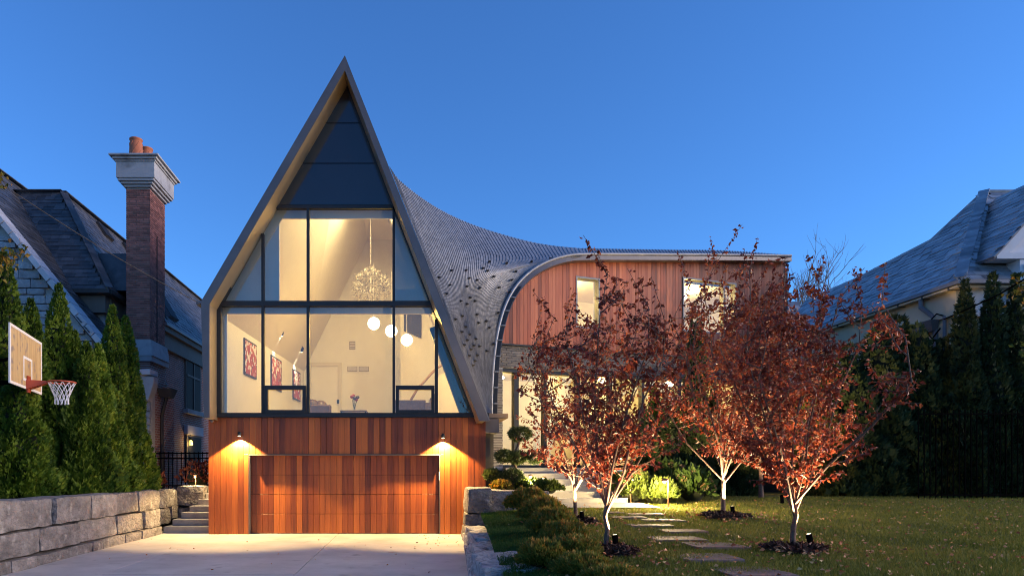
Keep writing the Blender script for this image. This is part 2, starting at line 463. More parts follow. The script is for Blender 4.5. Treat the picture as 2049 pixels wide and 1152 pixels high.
M['ashlar'] = pm('pale_ashlar', (0.26, 0.25, 0.26), (0.44, 0.43, 0.44), rough=0.85, scale=(5, 5, 5), bump=0.9, bscale=(18, 18, 18), rand=0.22)
M['terracotta'] = pm('terracotta', (0.36, 0.11, 0.055), (0.48, 0.16, 0.08), rough=0.8, scale=(6, 6, 6))
M['darkslate'] = pm('charcoal_slate', (0.050, 0.047, 0.050), (0.105, 0.10, 0.105), rough=0.45, scale=(4, 4, 4), rand=0.45, face=True)
M['blueslate'] = pm('grey_slate', (0.14, 0.145, 0.16), (0.28, 0.285, 0.30), rough=0.30, scale=(3, 3, 3), rand=0.45, face=True, spec=0.8)
M['darktrim'] = pm('dark_trim', (0.045, 0.038, 0.036), (0.065, 0.056, 0.052), rough=0.6)
M['taupetrim'] = pm('taupe_trim', (0.16, 0.13, 0.105), (0.20, 0.165, 0.135), rough=0.7)
M['creamtrim'] = pm('cream_trim', (0.55, 0.45, 0.30), (0.62, 0.51, 0.35), rough=0.7)
M['creambrick'] = brick_mat('cream_brick_wall_lit', (0.74, 0.58, 0.36), (0.60, 0.46, 0.28), (0.62, 0.53, 0.39), 'yz')  # side wall paler than the front: warm light put into its colour
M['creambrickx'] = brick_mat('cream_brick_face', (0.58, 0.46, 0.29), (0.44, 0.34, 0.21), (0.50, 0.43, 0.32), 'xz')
M['gutter'] = pm('grey_gutter', (0.16, 0.16, 0.18), (0.2, 0.2, 0.22), rough=0.5, metal=0.3)
M['darkpane'] = pm('dark_pane', (0.02, 0.02, 0.025), rough=0.55, spec=0.06)
M['cable'] = pm('tan_cable', (0.06, 0.048, 0.042), rough=0.6)
M['iron'] = pm('wrought_iron', (0.0015, 0.0015, 0.002), (0.003, 0.003, 0.003), rough=0.9, spec=0.02)
M['board'] = pm('weathered_backboard', (0.42, 0.27, 0.12), (0.58, 0.41, 0.20), rough=0.7, scale=(9, 9, 1.2), dirt=((0.22, 0.17, 0.15), 4.5, 0.56, 0.68))
M['paint'] = pm('white_paint', (0.72, 0.68, 0.64), (0.80, 0.77, 0.73), rough=0.6)
M['rimred'] = pm('orange_rim', (0.36, 0.05, 0.02), (0.44, 0.075, 0.03), rough=0.5)
M['net'] = pm('white_net', (0.70, 0.69, 0.70), (0.8, 0.8, 0.8), rough=0.8)
M['leather'] = pm('brown_leather', (0.07, 0.030, 0.018), (0.12, 0.055, 0.03), rough=0.5)
M['walnut'] = pm('walnut', (0.10, 0.05, 0.022), (0.17, 0.09, 0.04), rough=0.4, scale=(12, 3, 12))
M['vent'] = pm('vent_grille', (0.30, 0.25, 0.20), rough=0.6)
M['copper_lamp'] = pm('bronze_post', (0.16, 0.075, 0.04), (0.22, 0.11, 0.06), rough=0.45, metal=0.6)
M['globe'] = glow_mat('pendant_globe', (1.0, 0.86, 0.62), 3.2)
M['lens'] = glow_mat('lamp_lens', (1.0, 0.80, 0.48), 14.0)
M['uplens'] = glow_mat('uplight_lens', (1.0, 0.80, 0.48), 2.5)
M['ceilglow'] = glow_mat('ceiling_lamp', (1.0, 0.84, 0.58), 9.0)
M['bulb'] = glow_mat('yellow_lamp', (1.0, 0.62, 0.12), 2.2)

def lamp(kind, name, loc, power, colr=(1.0, 0.74, 0.42), size=0.05, aim=None, spot=90, blend=0.4, parent=None):
    d = bpy.data.lights.new(name, kind)
    d.energy = power; d.color = colr
    d.shadow_soft_size = size
    if kind == 'SPOT':
        d.spot_size = R(spot); d.spot_blend = blend
    o = bpy.data.objects.new(name, d)
    m = Matrix.Translation(Vector(loc))
    if aim is not None:
        q = (Vector(loc) - Vector(aim)).to_track_quat('Z', 'Y')
        m = m @ q.to_matrix().to_4x4()
    return link(o, parent, m)

# ================================================================ ground
def lawn_z(y):
    return 0.08 + 0.0412 * min(max(y, 3.0), 19.5)

o = build(MB().quad((-900, -300, -0.06), (900, -300, -0.06), (900, 1500, -0.06), (-900, 1500, -0.06)), 'ground', M['ground'])
tag(o, kind='structure')

def grid_sheet(x0f, x1f, ys, nx, zf):
    mb = MB(); vs_, fs = [], []
    for y in ys:
        for i in range(nx + 1):
            x = x0f(y) + (x1f(y) - x0f(y)) * i / nx
            vs_.append((x, y, zf(x, y)))
    for j in range(len(ys) - 1):
        for i in range(nx):
            a = j * (nx + 1) + i
            fs.append((a, a + 1, a + nx + 2, a + nx + 1))
    return mb.add(vs_, fs)

def wallx(y):            # inner edge of the garden wall
    return 0.92 + (y - 8.6) * 0.0687

def lawn_h(x, y):
    z = lawn_z(y) + 0.02 * noise.noise((x * 0.6, y * 0.6, 0))
    e = (x - wallx(y) - 0.35)
    if e < 1.4: z -= 0.10 * (1.4 - max(e, 0)) / 1.4
    return z

lawn_o = build(grid_sheet(lambda y: wallx(y) + 0.30 if y < 16.3 else 3.4, lambda y: 40.0, [3 + 0.5 * i for i in range(34)] + [20, 24, 30, 40], 120, lawn_h), 'lawn', M['lawn'], smooth=True)
tag(lawn_o, kind='structure')

drive = build(MB().quad((-6.9, 2, -0.03), (1.6, 2, -0.03), (1.6, 19.6, -0.03), (-6.9, 19.6, -0.03)), 'driveway', M['soil'])
tag(drive, kind='structure')
xs = [-6.75, -4.83, -1.78, 1.5]
for j, (y0, y1) in enumerate([(3.0, 10.75), (10.77, 18.6)]):
    for i in range(3):
        mb = MB().box(xs[i] + 0.006, xs[i + 1] - 0.006, y0, y1, -0.028, 0.0 - 0.002 * ((i + j) % 2))
        build(mb, 'concrete_slab', M['concrete'], drive, bevel=0.004)

terrace = build(MB().box(-40, -6.9, 2, 60, -0.05, 1.05), 'side_garden', M['soil'])
tag(terrace, kind='structure')
strip = build(MB().box(-6.9, -5.2, 20.6, 60, -0.05, 0.98), 'side_path', M['steps'])
tag(strip, kind='structure')

# ================================================================ stones
def rock_mesh(x0, x1, y0, y1, z0, z1, seed, cuts=4, amp=0.03, round_=0.05):
    bm = bmesh.new()
    bmesh.ops.create_cube(bm, size=2.0)
    bmesh.ops.subdivide_edges(bm, edges=bm.edges[:], cuts=cuts, use_grid_fill=True)
    hx, hy, hz = (x1 - x0) / 2, (y1 - y0) / 2, (z1 - z0) / 2
    c = Vector(((x0 + x1) / 2, (y0 + y1) / 2, (z0 + z1) / 2))
    rnd = random.Random(seed)
    tw = [rnd.uniform(-0.04, 0.04) for _ in range(4)]
    for v in bm.verts:
        p = v.co.copy()
        k = sorted([abs(p.x), abs(p.y), abs(p.z)])
        edge = max(0.0, (k[1] - 0.55) / 0.45)
        s = 1 - round_ * edge * edge - round_ * 0.8 * max(0, (k[0] - 0.6) / 0.4)
        q = Vector((p.x * hx, p.y * hy, p.z * hz))
        # shrink by a length, not a share, so long stones keep sharp-ish corners
        m = min(hx, hy, hz)
        q -= Vector((math.copysign(1, p.x) if abs(p.x) > .9 else 0, math.copysign(1, p.y) if abs(p.y) > .9 else 0, math.copysign(1, p.z) if abs(p.z) > .9 else 0)) * m * (1 - s)
        q.x += tw[0] * q.z; q.y += tw[1] * q.z; q.z += tw[2] * q.x * 0.4
        n = noise.noise_vector((q + c) * 3.1 + Vector((seed, 0, 0))) * amp + noise.noise_vector((q + c) * 9.0 + Vector((0, seed, 0))) * amp * 0.45
        v.co = q + n + c
    me = bpy.data.meshes.new('stone')
    bm.to_mesh(me); bm.free()
    return me

def rock(parent, *a, name='stone', mat=None, **k):
    return build(rock_mesh(*a, **k), name, mat or M['rock'], parent)

rnd = random.Random(5)
# retaining wall beside the driveway, three courses of quarried blocks
rw = thing('retaining_wall', 'long dry-laid grey stone block wall below the cedar row along the driveway', 'stone wall', (-6.6, 13, 0))
sd = 0
def course(z0, z1, cuts_y, xoff=0.0, cuts=5, amp=0.028):
    global sd
    for a, b in zip(cuts_y[:-1], cuts_y[1:]):
        sd += 1
        rock(rw, -7.05, -6.38 + xoff + rnd.uniform(-0.035, 0.035), a + 0.008, b - 0.008, z0 + 0.006, z1 - 0.006 + rnd.uniform(-0.012, 0.012), seed=sd, cuts=cuts, amp=amp)
course(0.64, 1.15, [6.0, 7.6, 9.1, 10.7 + .75, 12.35, 13.75, 15.0, 16.25, 17.05, 17.75])
course(0.20, 0.64, [6.0, 8.0, 9.9, 11.85, 13.35, 15.1, 16.55, 17.15, 17.75])
course(-0.06, 0.20, [6.0, 7.7, 9.4, 10.9, 11.65, 12.9, 13.8, 14.3, 15.4, 16.3, 17.6], xoff=0.05, cuts=3, amp=0.02)
# the return of the wall beside the side steps
for (x0, x1, y0, y1, z0, z1) in [(-7.2, -6.42, 17.75, 18.7, 0.64, 1.13), (-7.2, -6.44, 17.75, 18.6, 0.2, 0.64), (-6.48, -5.72, 19.15, 19.9, 0.62, 1.20), (-5.70, -5.08, 19.5, 20.3, 0.70, 1.16), (-7.1, -6.45, 18.7, 19.7, 0.3, 1.1), (-6.5, -5.75, 19.2, 20.0, 0.1, 0.6)]:
    sd += 1
    rock(rw, x0, x1, y0, y1, z0, z1, seed=sd, cuts=5, amp=0.035)
# side steps
ss = thing('side_steps', 'flight of pale stone steps squeezed between block wall and garage', 'steps', (-5.75, 18.2, 0))
for k in range(6):
    build(MB().box(-6.38 + 0.13 * k + 0.002 * k, -5.135, 17.85 + 0.30 * k, 17.85 + 0.30 * k + (0.9 if k < 5 else 1.4), 0.165 * k - 0.02, 0.165 * (k + 1)), 'step', M['steps'], ss, bevel=0.012)

# garden wall on the other side of the driveway
gw = thing('garden_wall', 'rough grey stone wall stepping down along the lawn edge of the driveway', 'stone wall', (1.2, 12, 0))
caps = [(15.75, 14.2, 0.36), (14.2, 12.75, 0.35), (12.75, 10.55, 0.36), (10.5, 8.55, 0.37), (8.5, 6.6, 0.30)]
for i, (ya, yb, z) in enumerate(caps):
    sd += 1
    xl = wallx((ya + yb) / 2) - 0.03
    rock(gw, xl, xl + (0.66, 0.62, 0.72, 0.78, 0.7)[i], yb + 0.05, ya - 0.05, 0.04, z + (0, .03, -.02, .04, 0)[i], seed=sd, cuts=8, amp=0.075, mat=M['rock2'])
for i in range(9):
    ya = 17.2 - i * 1.1
    sd += 1
    xl = wallx(ya) - 0.13
    rock(gw, xl, xl + 0.32, ya - 1.07, ya, -0.06, 0.13 + 0.05 * (i % 3), seed=sd, cuts=3, amp=0.04, mat=M['rock2'])
pw = thing('planter_wall', 'stacked grey stone blocks holding the planted bed in front of the entry', 'stone wall', (2.3, 16.4, 0.3))
for (x0, x1, y0, y1, z0, z1) in [(1.40, 1.98, 15.85, 16.8, 0.63, 1.235), (1.86, 3.38, 16.15, 16.85, 0.62, 1.16), (1.36, 1.93, 15.95, 16.8, 0.32, 0.625), (1.95, 2.72, 16.1, 16.8, 0.32, 0.615), (2.74, 3.45, 16.1, 16.8, 0.32, 0.61), (1.34, 2.0, 16.0, 17.0, -0.05, 0.31), (1.42, 1.9, 16.85, 17.4, 0.6, 1.15)]:
    sd += 1
    rock(pw, x0, x1, y0, y1, z0, z1, seed=sd, cuts=6, amp=0.026)
pb = build(MB().box(1.45, 3.4, 16.7, 18.6, 0.2, 1.08), 'planting_bed', M['soil']); tag(pb, kind='structure')

# entry steps and pad
es = thing('entry_steps', 'wide pale stone steps climbing to the glazed entry', 'steps', (4.2, 17.6, 0.78))
for k in range(6):
    build(MB().box(2.75 if k > 1 else 3.3, 5.55 - 0.02 * k, 17.15 + 0.40 * k, 17.15 + 0.40 * k + (0.95 if k < 5 else 1.7), 0.70 + 0.155 * k, 0.78 + 0.155 * (k + 1)), 'step', M['steps'], es, bevel=0.014)
pad = build(grid_sheet(lambda y: 3.45, lambda y: 5.9, [15.9, 16.5, 17.2], 4, lambda x, y: lawn_z(y) + 0.035), 'entry_path', M['steps']); tag(pad, kind='structure')

# stepping stones across the lawn
def lawn_at(px, py):
    y = 2131.0 / ((py - 940) + 56.3)
    return (px - CX) * y / F, y
names_ss = ['nearest dull red flagstone cut by the lower edge of the picture', 'second red-grey flagstone counting up from the lower picture edge', 'blue-grey flagstone, third up from the lower picture edge', 'blue-grey flagstone, fourth up from the lower picture edge', 'dull red flagstone, fifth up from the lower picture edge', 'flagstone in lawn, sixth up from the lower picture edge', 'flagstone in lawn, seventh up from the lower picture edge', 'thin-looking flagstone, eighth up, beside the small copper tree', 'lamp-lit flagstone, last but one before the entry pad', 'flagstone closest to the entry pad, beside the copper tree trunk']
for i, (xa, xb, ya, yb) in enumerate([(1412, 1540, 1134, 1158), (1340, 1452, 1110, 1127), (1358, 1468, 1087, 1101), (1286, 1390, 1073, 1085), (1313, 1400, 1060, 1068), (1251, 1338, 1050, 1056.5), (1273, 1362, 1039, 1045), (1215, 1288, 1034.5, 1040), (1248, 1322, 1028, 1032.5), (1205, 1246, 1025, 1029)]):
    x0, y1 = lawn_at(xa, ya); x1, _ = lawn_at(xb - 8, ya); _, y0 = lawn_at(0, yb)
    zz = lawn_h((x0 + x1) / 2, (y0 + y1) / 2)
    me = rock_mesh(x0, x1, y0, y1, zz - 0.03, zz + 0.038, seed=100 + i, cuts=3, amp=0.008, round_=0.08)
    s = build(me, 'stepping_stone', M['flag'])
    tag(s, names_ss[i], 'stepping stone', 'stepping stones across the lawn')

# ================================================================ the house
YF = 17.5
def fx(px): return (px - CX) * YF / F
def fz(py): return CZ + (CY - py) * YF / F
house = thing('house', 'modern house with steep glazed gable, swooping shingled roof and red cedar cladding', 'house', (0, 18, 0))

# --- cedar facade round the garage
gx0, gx1, gtop = fx(417), fx(972), fz(835)
ox0, ox1, otop = fx(497), fx(881), fz(908)
clad = build(MB().box(gx0 + 0.01, ox0 - 0.001, 17.53, 17.75, 0, gtop).box(ox1 + 0.001, gx1 - 0.01, 17.53, 17.75, 0, gtop).box(ox0 - 0.001, ox1 + 0.001, 17.53, 17.75, otop + 0.002, gtop), 'cladding', M['gap'], house)
nb = 47
bw = (gx1 - gx0) / nb
rb = random.Random(11)
def board(parent, x0, x1, y0, y1, z0, z1, mat, tone=None):
    me = MB().box(x0, x1, y0, y1, z0, z1).mesh('board')
    o = build(me, 'board', mat, parent, bevel=0.003)
    t = rb.random() if tone is None else tone
    o.color = (t, t, t, 1)
    return o
for i in range(nb):
    a, b = gx0 + i * bw + 0.0025, gx0 + (i + 1) * bw - 0.0025
    yy = 17.5 + rb.uniform(-0.004, 0.003)
    if b < ox0 + 0.03 or a > ox1 - 0.03:
        board(clad, a, b, yy, 17.529, 0.015, gtop - 0.003, M['cedar'])
    else:
        lo = otop
        if a < ox0 < b: board(clad, a, ox0, yy, 17.529, 0.015, otop, M['cedar'])
        if a < ox1 < b: board(clad, ox1, b, yy, 17.529, 0.015, otop, M['cedar'])
        board(clad, a, b, yy, 17.529, lo + 0.001, gtop - 0.003, M['cedar'])
# garage side wall, right return
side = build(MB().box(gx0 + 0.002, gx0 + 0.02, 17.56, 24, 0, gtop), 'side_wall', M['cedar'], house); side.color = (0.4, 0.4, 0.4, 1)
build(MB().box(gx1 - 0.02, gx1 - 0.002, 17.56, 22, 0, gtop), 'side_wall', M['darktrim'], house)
# opening lining
ln = build(MB().box(ox0, ox0 + 0.02, 17.505, 17.70, 0, otop).box(ox1 - 0.02, ox1, 17.505, 17.70, 0, otop).box(ox0 + 0.02, ox1 - 0.02, 17.47, 17.70, otop - 0.03, otop - 0.004), 'door_lining', M['taupetrim'], house)
gd = build(MB().box(ox0 + 0.022, ox1 - 0.022, 17.70, 17.74, 0.0, otop - 0.03), 'garage_door', M['gap'], house)
nd = 33
dw = (ox1 - ox0 - 0.06) / nd
hs = (otop - 0.035) / 4
for i in range(nd):
    tone = rb.random()
    for k in range(4):
        a = ox0 + 0.03 + i * dw
        board(gd, a + 0.002, a + dw - 0.002, 17.672 + rb.uniform(-0.002, 0.002), 17.699, 0.012 + k * hs, k * hs + hs + 0.004, M['cedar'], tone)
build(MB().box(ox1 - 0.032, ox1 - 0.018, 17.50, 17.60, fz(960), fz(943)), 'keypad', M['paint'], house)
build(MB().ball((fx(426), 17.42, fz(842)), 0.045).bar((fx(426), 17.42, fz(842)), (fx(426), 17.51, fz(836)), 0.04, 0.04), 'security_camera', M['gutter'], house, smooth=True)

# --- gable frame
YR = 16.75
def rx(px): return (px - CX) * YR / F
def rz(py): return CZ + (CY - py) * YR / F
def r2(px, py): return Vector((rx(px), YR, rz(py)))
outer = [r2(408, 836), r2(402, 603), r2(690, 111), r2(979, 842)]
inner = [r2(419, 836), r2(419, 608), r2(690, 141), r2(959, 842)]
fm = MB()
segs = [(0, 1), (1, 2), (2, 3)]
for a, b in segs:
    p = [outer[a], outer[b], inner[b], inner[a]]
    fm.prism([p[0], p[1], p[2], p[3]], (0, 0.03, 0))
frame = build(fm, 'gable_frame', M['zinc'], house)
# soffits (inner returns) run back from the frame to the glass
gl = [Vector((fx(438), YF, fz(836))), Vector((fx(441), YF, fz(608))), Vector((fx(690), YF, fz(172))), Vector((fx(951), YF, fz(836)))]
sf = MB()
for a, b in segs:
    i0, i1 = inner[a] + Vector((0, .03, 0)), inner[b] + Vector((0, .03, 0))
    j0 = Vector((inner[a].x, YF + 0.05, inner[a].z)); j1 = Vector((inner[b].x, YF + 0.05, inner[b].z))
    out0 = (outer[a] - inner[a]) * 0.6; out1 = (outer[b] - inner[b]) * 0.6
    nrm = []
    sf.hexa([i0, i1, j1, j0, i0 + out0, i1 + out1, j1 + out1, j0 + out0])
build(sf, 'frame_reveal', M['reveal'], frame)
# left roof slope and roof shell behind the frame
rs = MB()
for a, b in segs[:2]:
    p0, p1 = outer[a] + Vector((0.002, .03, 0)), outer[b] + Vector((0.002, .03, 0))
    d = Vector((0, 13, 0)); th = (inner[a] - outer[a]) * 0.5; th1 = (inner[b] - outer[b]) * 0.5
    rs.hexa([p0, p1, p1 + d, p0 + d, p0 + th, p1 + th1, p1 + d + th1, p0 + d + th])
build(rs, 'gable_roof', M['shingle'], house)
build(MB().box(rx(402) - 0.14, rx(402) + 0.06, YR + 0.05, 29, rz(603) - 0.05, rz(603) + 0.03), 'gutter', M['gutter'], house)

# --- curtain wall
win = build(MB().box(fx(437), fx(978), 17.40, 17.62, gtop + 0.004, fz(826)), 'window_wall', M['black'], house)
def slope_x(side_, z):
    """inner edge of glass plane at height z"""
    if side_ < 0:
        a, b = Vector((fx(441), 0, fz(608))), Vector((fx(690), 0, fz(160)))
    else:
        a, b = Vector((fx(953), 0, fz(836))), Vector((fx(690), 0, fz(160)))
    t = (z - a.z) / (b.z - a.z)
    return a.x + (b.x - a.x) * t
zs, zm, zt = fz(827), fz(608), fz(416)
mul = lambda x, z0, z1, w=0.075, y0=17.40, y1=17.56: build(MB().box(x - w / 2, x + w / 2, y0, y1, z0, z1), 'mullion', M['black'], win)
mul(fx(440), zs, zm, 0.10)
for px in (527, 617, 788):
    mul(fx(px), zs, min(zt, zt if px != 527 else fz(470)), 0.065)
mul(fx(873), zs, fz(640), 0.08)
# transoms
build(MB().box(fx(438), slope_x(1, zm) - 0.0, 17.39, 17.57, zm - 0.075, zm + 0.055), 'transom', M['black'], win)
build(MB().box(slope_x(-1, zt) + 0.01, slope_x(1, zt) - 0.01, 17.41, 17.55, zt - 0.045, zt + 0.045), 'transom', M['black'], win)
# opening lights under the side bays
for (a, b) in ((531, 613), (792, 869)):
    x0, x1 = fx(a), fx(b)
    z0, z1 = fz(826), fz(772)
    m_ = MB().box(x0, x1, 17.37, 17.50, z1 - 0.10, z1).box(x0, x1, 17.37, 17.50, z0, z0 + 0.07).box(x0, x0 + 0.08, 17.37, 17.50, z0 + 0.07, z1 - 0.10).box(x1 - 0.08, x1, 17.37, 17.50, z0 + 0.07, z1 - 0.10)
    build(m_, 'opening_light', M['black'], win)
# sloping frame bars
def slant_bar(side_, z0, z1, w=0.10):
    a = Vector((slope_x(side_, z0), 17.5, z0)); b = Vector((slope_x(side_, z1), 17.5, z1))
    build(MB().bar(a, b, w, 0.2, up=(0, 1, 0)), 'sloping_frame', M['black'], win)
slant_bar(-1, zm, fz(175), 0.09); slant_bar(1, zs, fz(175), 0.11)
# panes
def pane(pts, name='pane', mat=None, par=None, y=17.47):
    return build(MB().prism([(p[0], y, p[1]) for p in pts], (0, 0.024, 0)), name, mat or M['glass'], par or win)
L_, R_ = (lambda z: slope_x(-1, z)), (lambda z: slope_x(1, z))
c1, c2, c3, c4 = fx(527), fx(617), fx(788), fx(873)
pane([(fx(440), zs), (c1, zs), (c1, zm), (fx(440), zm)])
pane([(c1, zs), (c2, zs), (c2, zm), (c1, zm)])
pane([(c2, zs), (c3, zs), (c3, zm), (c2, zm)])
pane([(c3, zs), (c4, zs), (c4, min(zm, fz(625))), (R_(zm), zm), (c3, zm)])
pane([(c4, zs), (R_(zs), zs), (c4 + 0.01, fz(632))])
pane([(L_(zm), zm), (c1, zm), (c1, fz(451))])
pane([(c1, zm), (c2, zm), (c2, zt), (L_(zt), zt), (c1, fz(451))])
pane([(c2, zm), (c3, zm), (c3, zt), (c2, zt)])
pane([(c3, zm), (R_(zm), zm), (R_(zt), zt), (c3, zt)])
# dark panels in the peak
zz = [zt + 0.05, fz(329), fz(249), fz(172)]
for i in range(3):
    z0, z1 = zz[i] + 0.012, zz[i + 1] - 0.012
    build(MB().prism([(L_(z0) + 0.03, 17.44, z0), (R_(z0) - 0.03, 17.44, z0), (R_(z1) - 0.02, 17.44, z1), (L_(z1) + 0.02, 17.44, z1)], (0, 0.05, 0)), 'peak_panel', M['spandrel'], house)
build(MB().prism([(L_(zt), 17.51, zt + 0.05), (R_(zt), 17.51, zt + 0.05), (fx(690), 17.51, fz(140))], (0, 0.05, 0)), 'peak_backing', M['black'], house)

# --- room behind the glass
Y0, YB = 17.75, 27.4
FLZ = 3.10
room = build(MB().box(-4.95, 2.6, 17.6, YB, FLZ - 0.12, FLZ), 'room_floor', M['floorwood'], house)
def lwall(y): return -4.80 + 0.066 * (y - 17.5)
KN = 5.62
def iw(pts, vec, name):
    return build(MB().prism(pts, vec), name, M['white'], house)
iw([(lwall(17.66), 17.66, FLZ), (lwall(YB), YB, FLZ), (lwall(YB), YB, KN), (lwall(17.66), 17.66, KN)], (-0.12, 0, 0), 'inner_wall')
iw([(-4.9, YB, FLZ), (4.5, YB, FLZ), (4.5, YB, 9), (-1.5, YB, 11.2), (-4.9, YB, 9)], (0, 0.1, 0), 'back_wall')
# sloping ceilings
apx, apz = -1.53, 11.0
iw([(lwall(17.66), 17.70, KN - 0.03), (lwall(YB), YB, KN - 0.03), (apx, YB, apz), (apx, 17.70, apz)], (-0.1, 0, 0.05), 'sloping_ceiling')
iw([(1.92, 17.70, FLZ - 0.02), (2.9, YB, FLZ - 0.02), (apx + 0.98, YB, apz), (apx, 17.70, apz)], (0.08, 0, 0.05), 'sloping_ceiling')
iw([(apx - 0.3, 17.72, apz - .15), (apx + 0.3, 17.72, apz - .15), (apx + 1.2, YB, apz - .15), (apx - 0.3, YB, apz - .15)], (0, 0, 0.3), 'ridge_ceiling')
# white portal close behind the glass: left jamb, beam, surround of the upper opening
py_ = 17.72
iw([(fx(443), py_ + .02, zs - 0.1), (fx(449), py_ + .02, zs - 0.1), (fx(449), py_ + .02, zm), (fx(443), py_ + .02, zm)], (0, 0.08, 0), 'portal_jamb')
iw([(fx(440), py_ - 0.03, zm - 0.20), (fx(866), py_ - 0.03, zm - 0.20), (fx(862), py_ - 0.03, zm + 0.04), (fx(440), py_ - 0.03, zm + 0.04)], (0, 0.09, 0), 'portal_beam')
px0, px1 = fx(556), fx(785)
pz1 = fz(431)
iw([(L_(zm) - 0.0, py_, zm + 0.045), (px0, py_, zm + 0.045), (px0, py_, pz1), (L_(pz1), py_, pz1)], (0, 0.06, 0), 'portal_wall')
iw([(px1, py_, zm + 0.045), (R_(zm), py_, zm + 0.045), (R_(pz1), py_, pz1), (px1, py_, pz1)], (0, 0.06, 0), 'portal_wall')
iw([(L_(pz1), py_ - 0.005, pz1 + 0.002), (R_(pz1), py_ - 0.005, pz1 + 0.002), (R_(zt), py_ - 0.005, zt + 0.04), (L_(zt), py_ - 0.005, zt + 0.04)], (0, 0.07, 0), 'portal_head')
build(MB().bar((fx(872), py_, fz(650)), (fx(938), py_, fz(834)), 0.34, 0.2, up=(0, 1, 0)), 'sloping_post', M['black'], house)
# interior door with casing
def bp(px, py, y=YB): return at(px, py, y)
d0, d1 = bp(623, 733, YB - 0.02), bp(676, 828, YB - 0.02)
idoor = build(MB().box(d0.x, d1.x, YB - 0.05, YB - 0.005, FLZ, d0.z), 'room_door', M['white'], house)
build(MB().box(d1.x, d1.x + 0.16, YB - 0.09, YB - 0.003, FLZ, d0.z + 0.16).box(d0.x - 0.16, d0.x, YB - 0.09, YB - 0.003, FLZ, d0.z + 0.16).box(d0.x, d1.x, YB - 0.09, YB - 0.003, d0.z, d0.z + 0.16), 'door_casing', M['casing'], idoor)
h_ = bp(677, 803, YB - 0.1)
build(MB().box(h_.x - 0.05, h_.x + 0.03, YB - 0.13, YB - 0.05, h_.z - 0.08, h_.z + 0.08), 'door_handle', M['black'], idoor)
for (a, b, c, d) in ((695, 715, 733, 743), (718, 738, 733, 743), (699, 711, 683, 699)):
    p, q = bp(a, d), bp(b, c)
    g = build(MB().box(p.x, q.x, YB - 0.03, YB - 0.002, p.z, q.z), 'air_vent', M['vent'], house)
    for k in range(1, 5):
        zk = p.z + (q.z - p.z) * k / 5
        build(MB().box(p.x + 0.02, q.x - 0.02, YB - 0.04, YB - 0.031, zk - 0.01, zk + 0.01), 'slat', M['white'], g)
# inner stair: handrail, treads and a dark opening above it
hp = [(822, 800), (835, 778), (850, 762), (864, 746), (876, 735), (888, 727)]
build(MB().tube([at(a, b, 24.5 - 0.15 * i) for i, (a, b) in enumerate(hp)], 0.045, 8), 'handrail', M['floorwood'], house, smooth=True)
for k in range(5):
    p = at(842 + 9 * k, 815 - 9 * k, 25.2)
    build(MB().box(p.x, p.x + 1.2, 25.0, 25.9, p.z - 0.19, p.z), 'stair_tread', M['walnut'], house)
p, q = at(808, 676, 26.0), at(843, 629, 26.0)
build(MB().prism([(p.x, 26, p.z + 0.28), (q.x, 26, p.z), (q.x, 26, q.z), (p.x, 26, q.z)], (0, 0.06, 0)), 'landing_window', M['darktrim'], house)
p, q = at(804, 690, 26.05), at(843, 620, 26.05)
iw([(p.x - 0.05, 26.07, FLZ), (q.x + 1.6, 26.07, FLZ), (q.x + 1.6, 26.07, 7.9), (p.x - 0.05, 26.07, 7.9)], (0, 0.08, 0), 'stair_wall')

# --- pictures, lamps and furniture inside (own things)
def wall_pic(pxa, pxb, pt, pb, label):
    def solve(px):
        k = (px - CX) / F
        return (-4.80 - 0.066 * 17.5) / (k - 0.066)
    ya, yb = solve(pxa), solve(pxb)
    zt_ = CZ + (CY - pt) * ya / F; zb_ = CZ + (CY - pb) * ya / F
    n = Vector((1, -0.066, 0)).normalized()
    A, B = Vector((lwall(ya), ya, 0)), Vector((lwall(yb), yb, 0))
    t = thing('picture', label, 'picture', (A.x, ya, zb_), 'framed pictures on the living room wall')
    def slab(u0, u1, z0, z1, d0, d1):
        p, q = A.lerp(B, u0), A.lerp(B, u1)
        return [p + n * d0 + V(0, 0, z0), q + n * d0 + V(0, 0, z0), q + n * d1 + V(0, 0, z0), p + n * d1 + V(0, 0, z0), p + n * d0 + V(0, 0, z1), q + n * d0 + V(0, 0, z1), q + n * d1 + V(0, 0, z1), p + n * d1 + V(0, 0, z1)]
    build(MB().hexa(slab(0, 1, zb_, zt_, 0.004, 0.03)), 'frame', M['black'], t)
    build(MB().hexa(slab(0.05, 0.95, zb_ + 0.05, zt_ - 0.05, 0.03, 0.038)), 'canvas', M['art'], t)
    return t
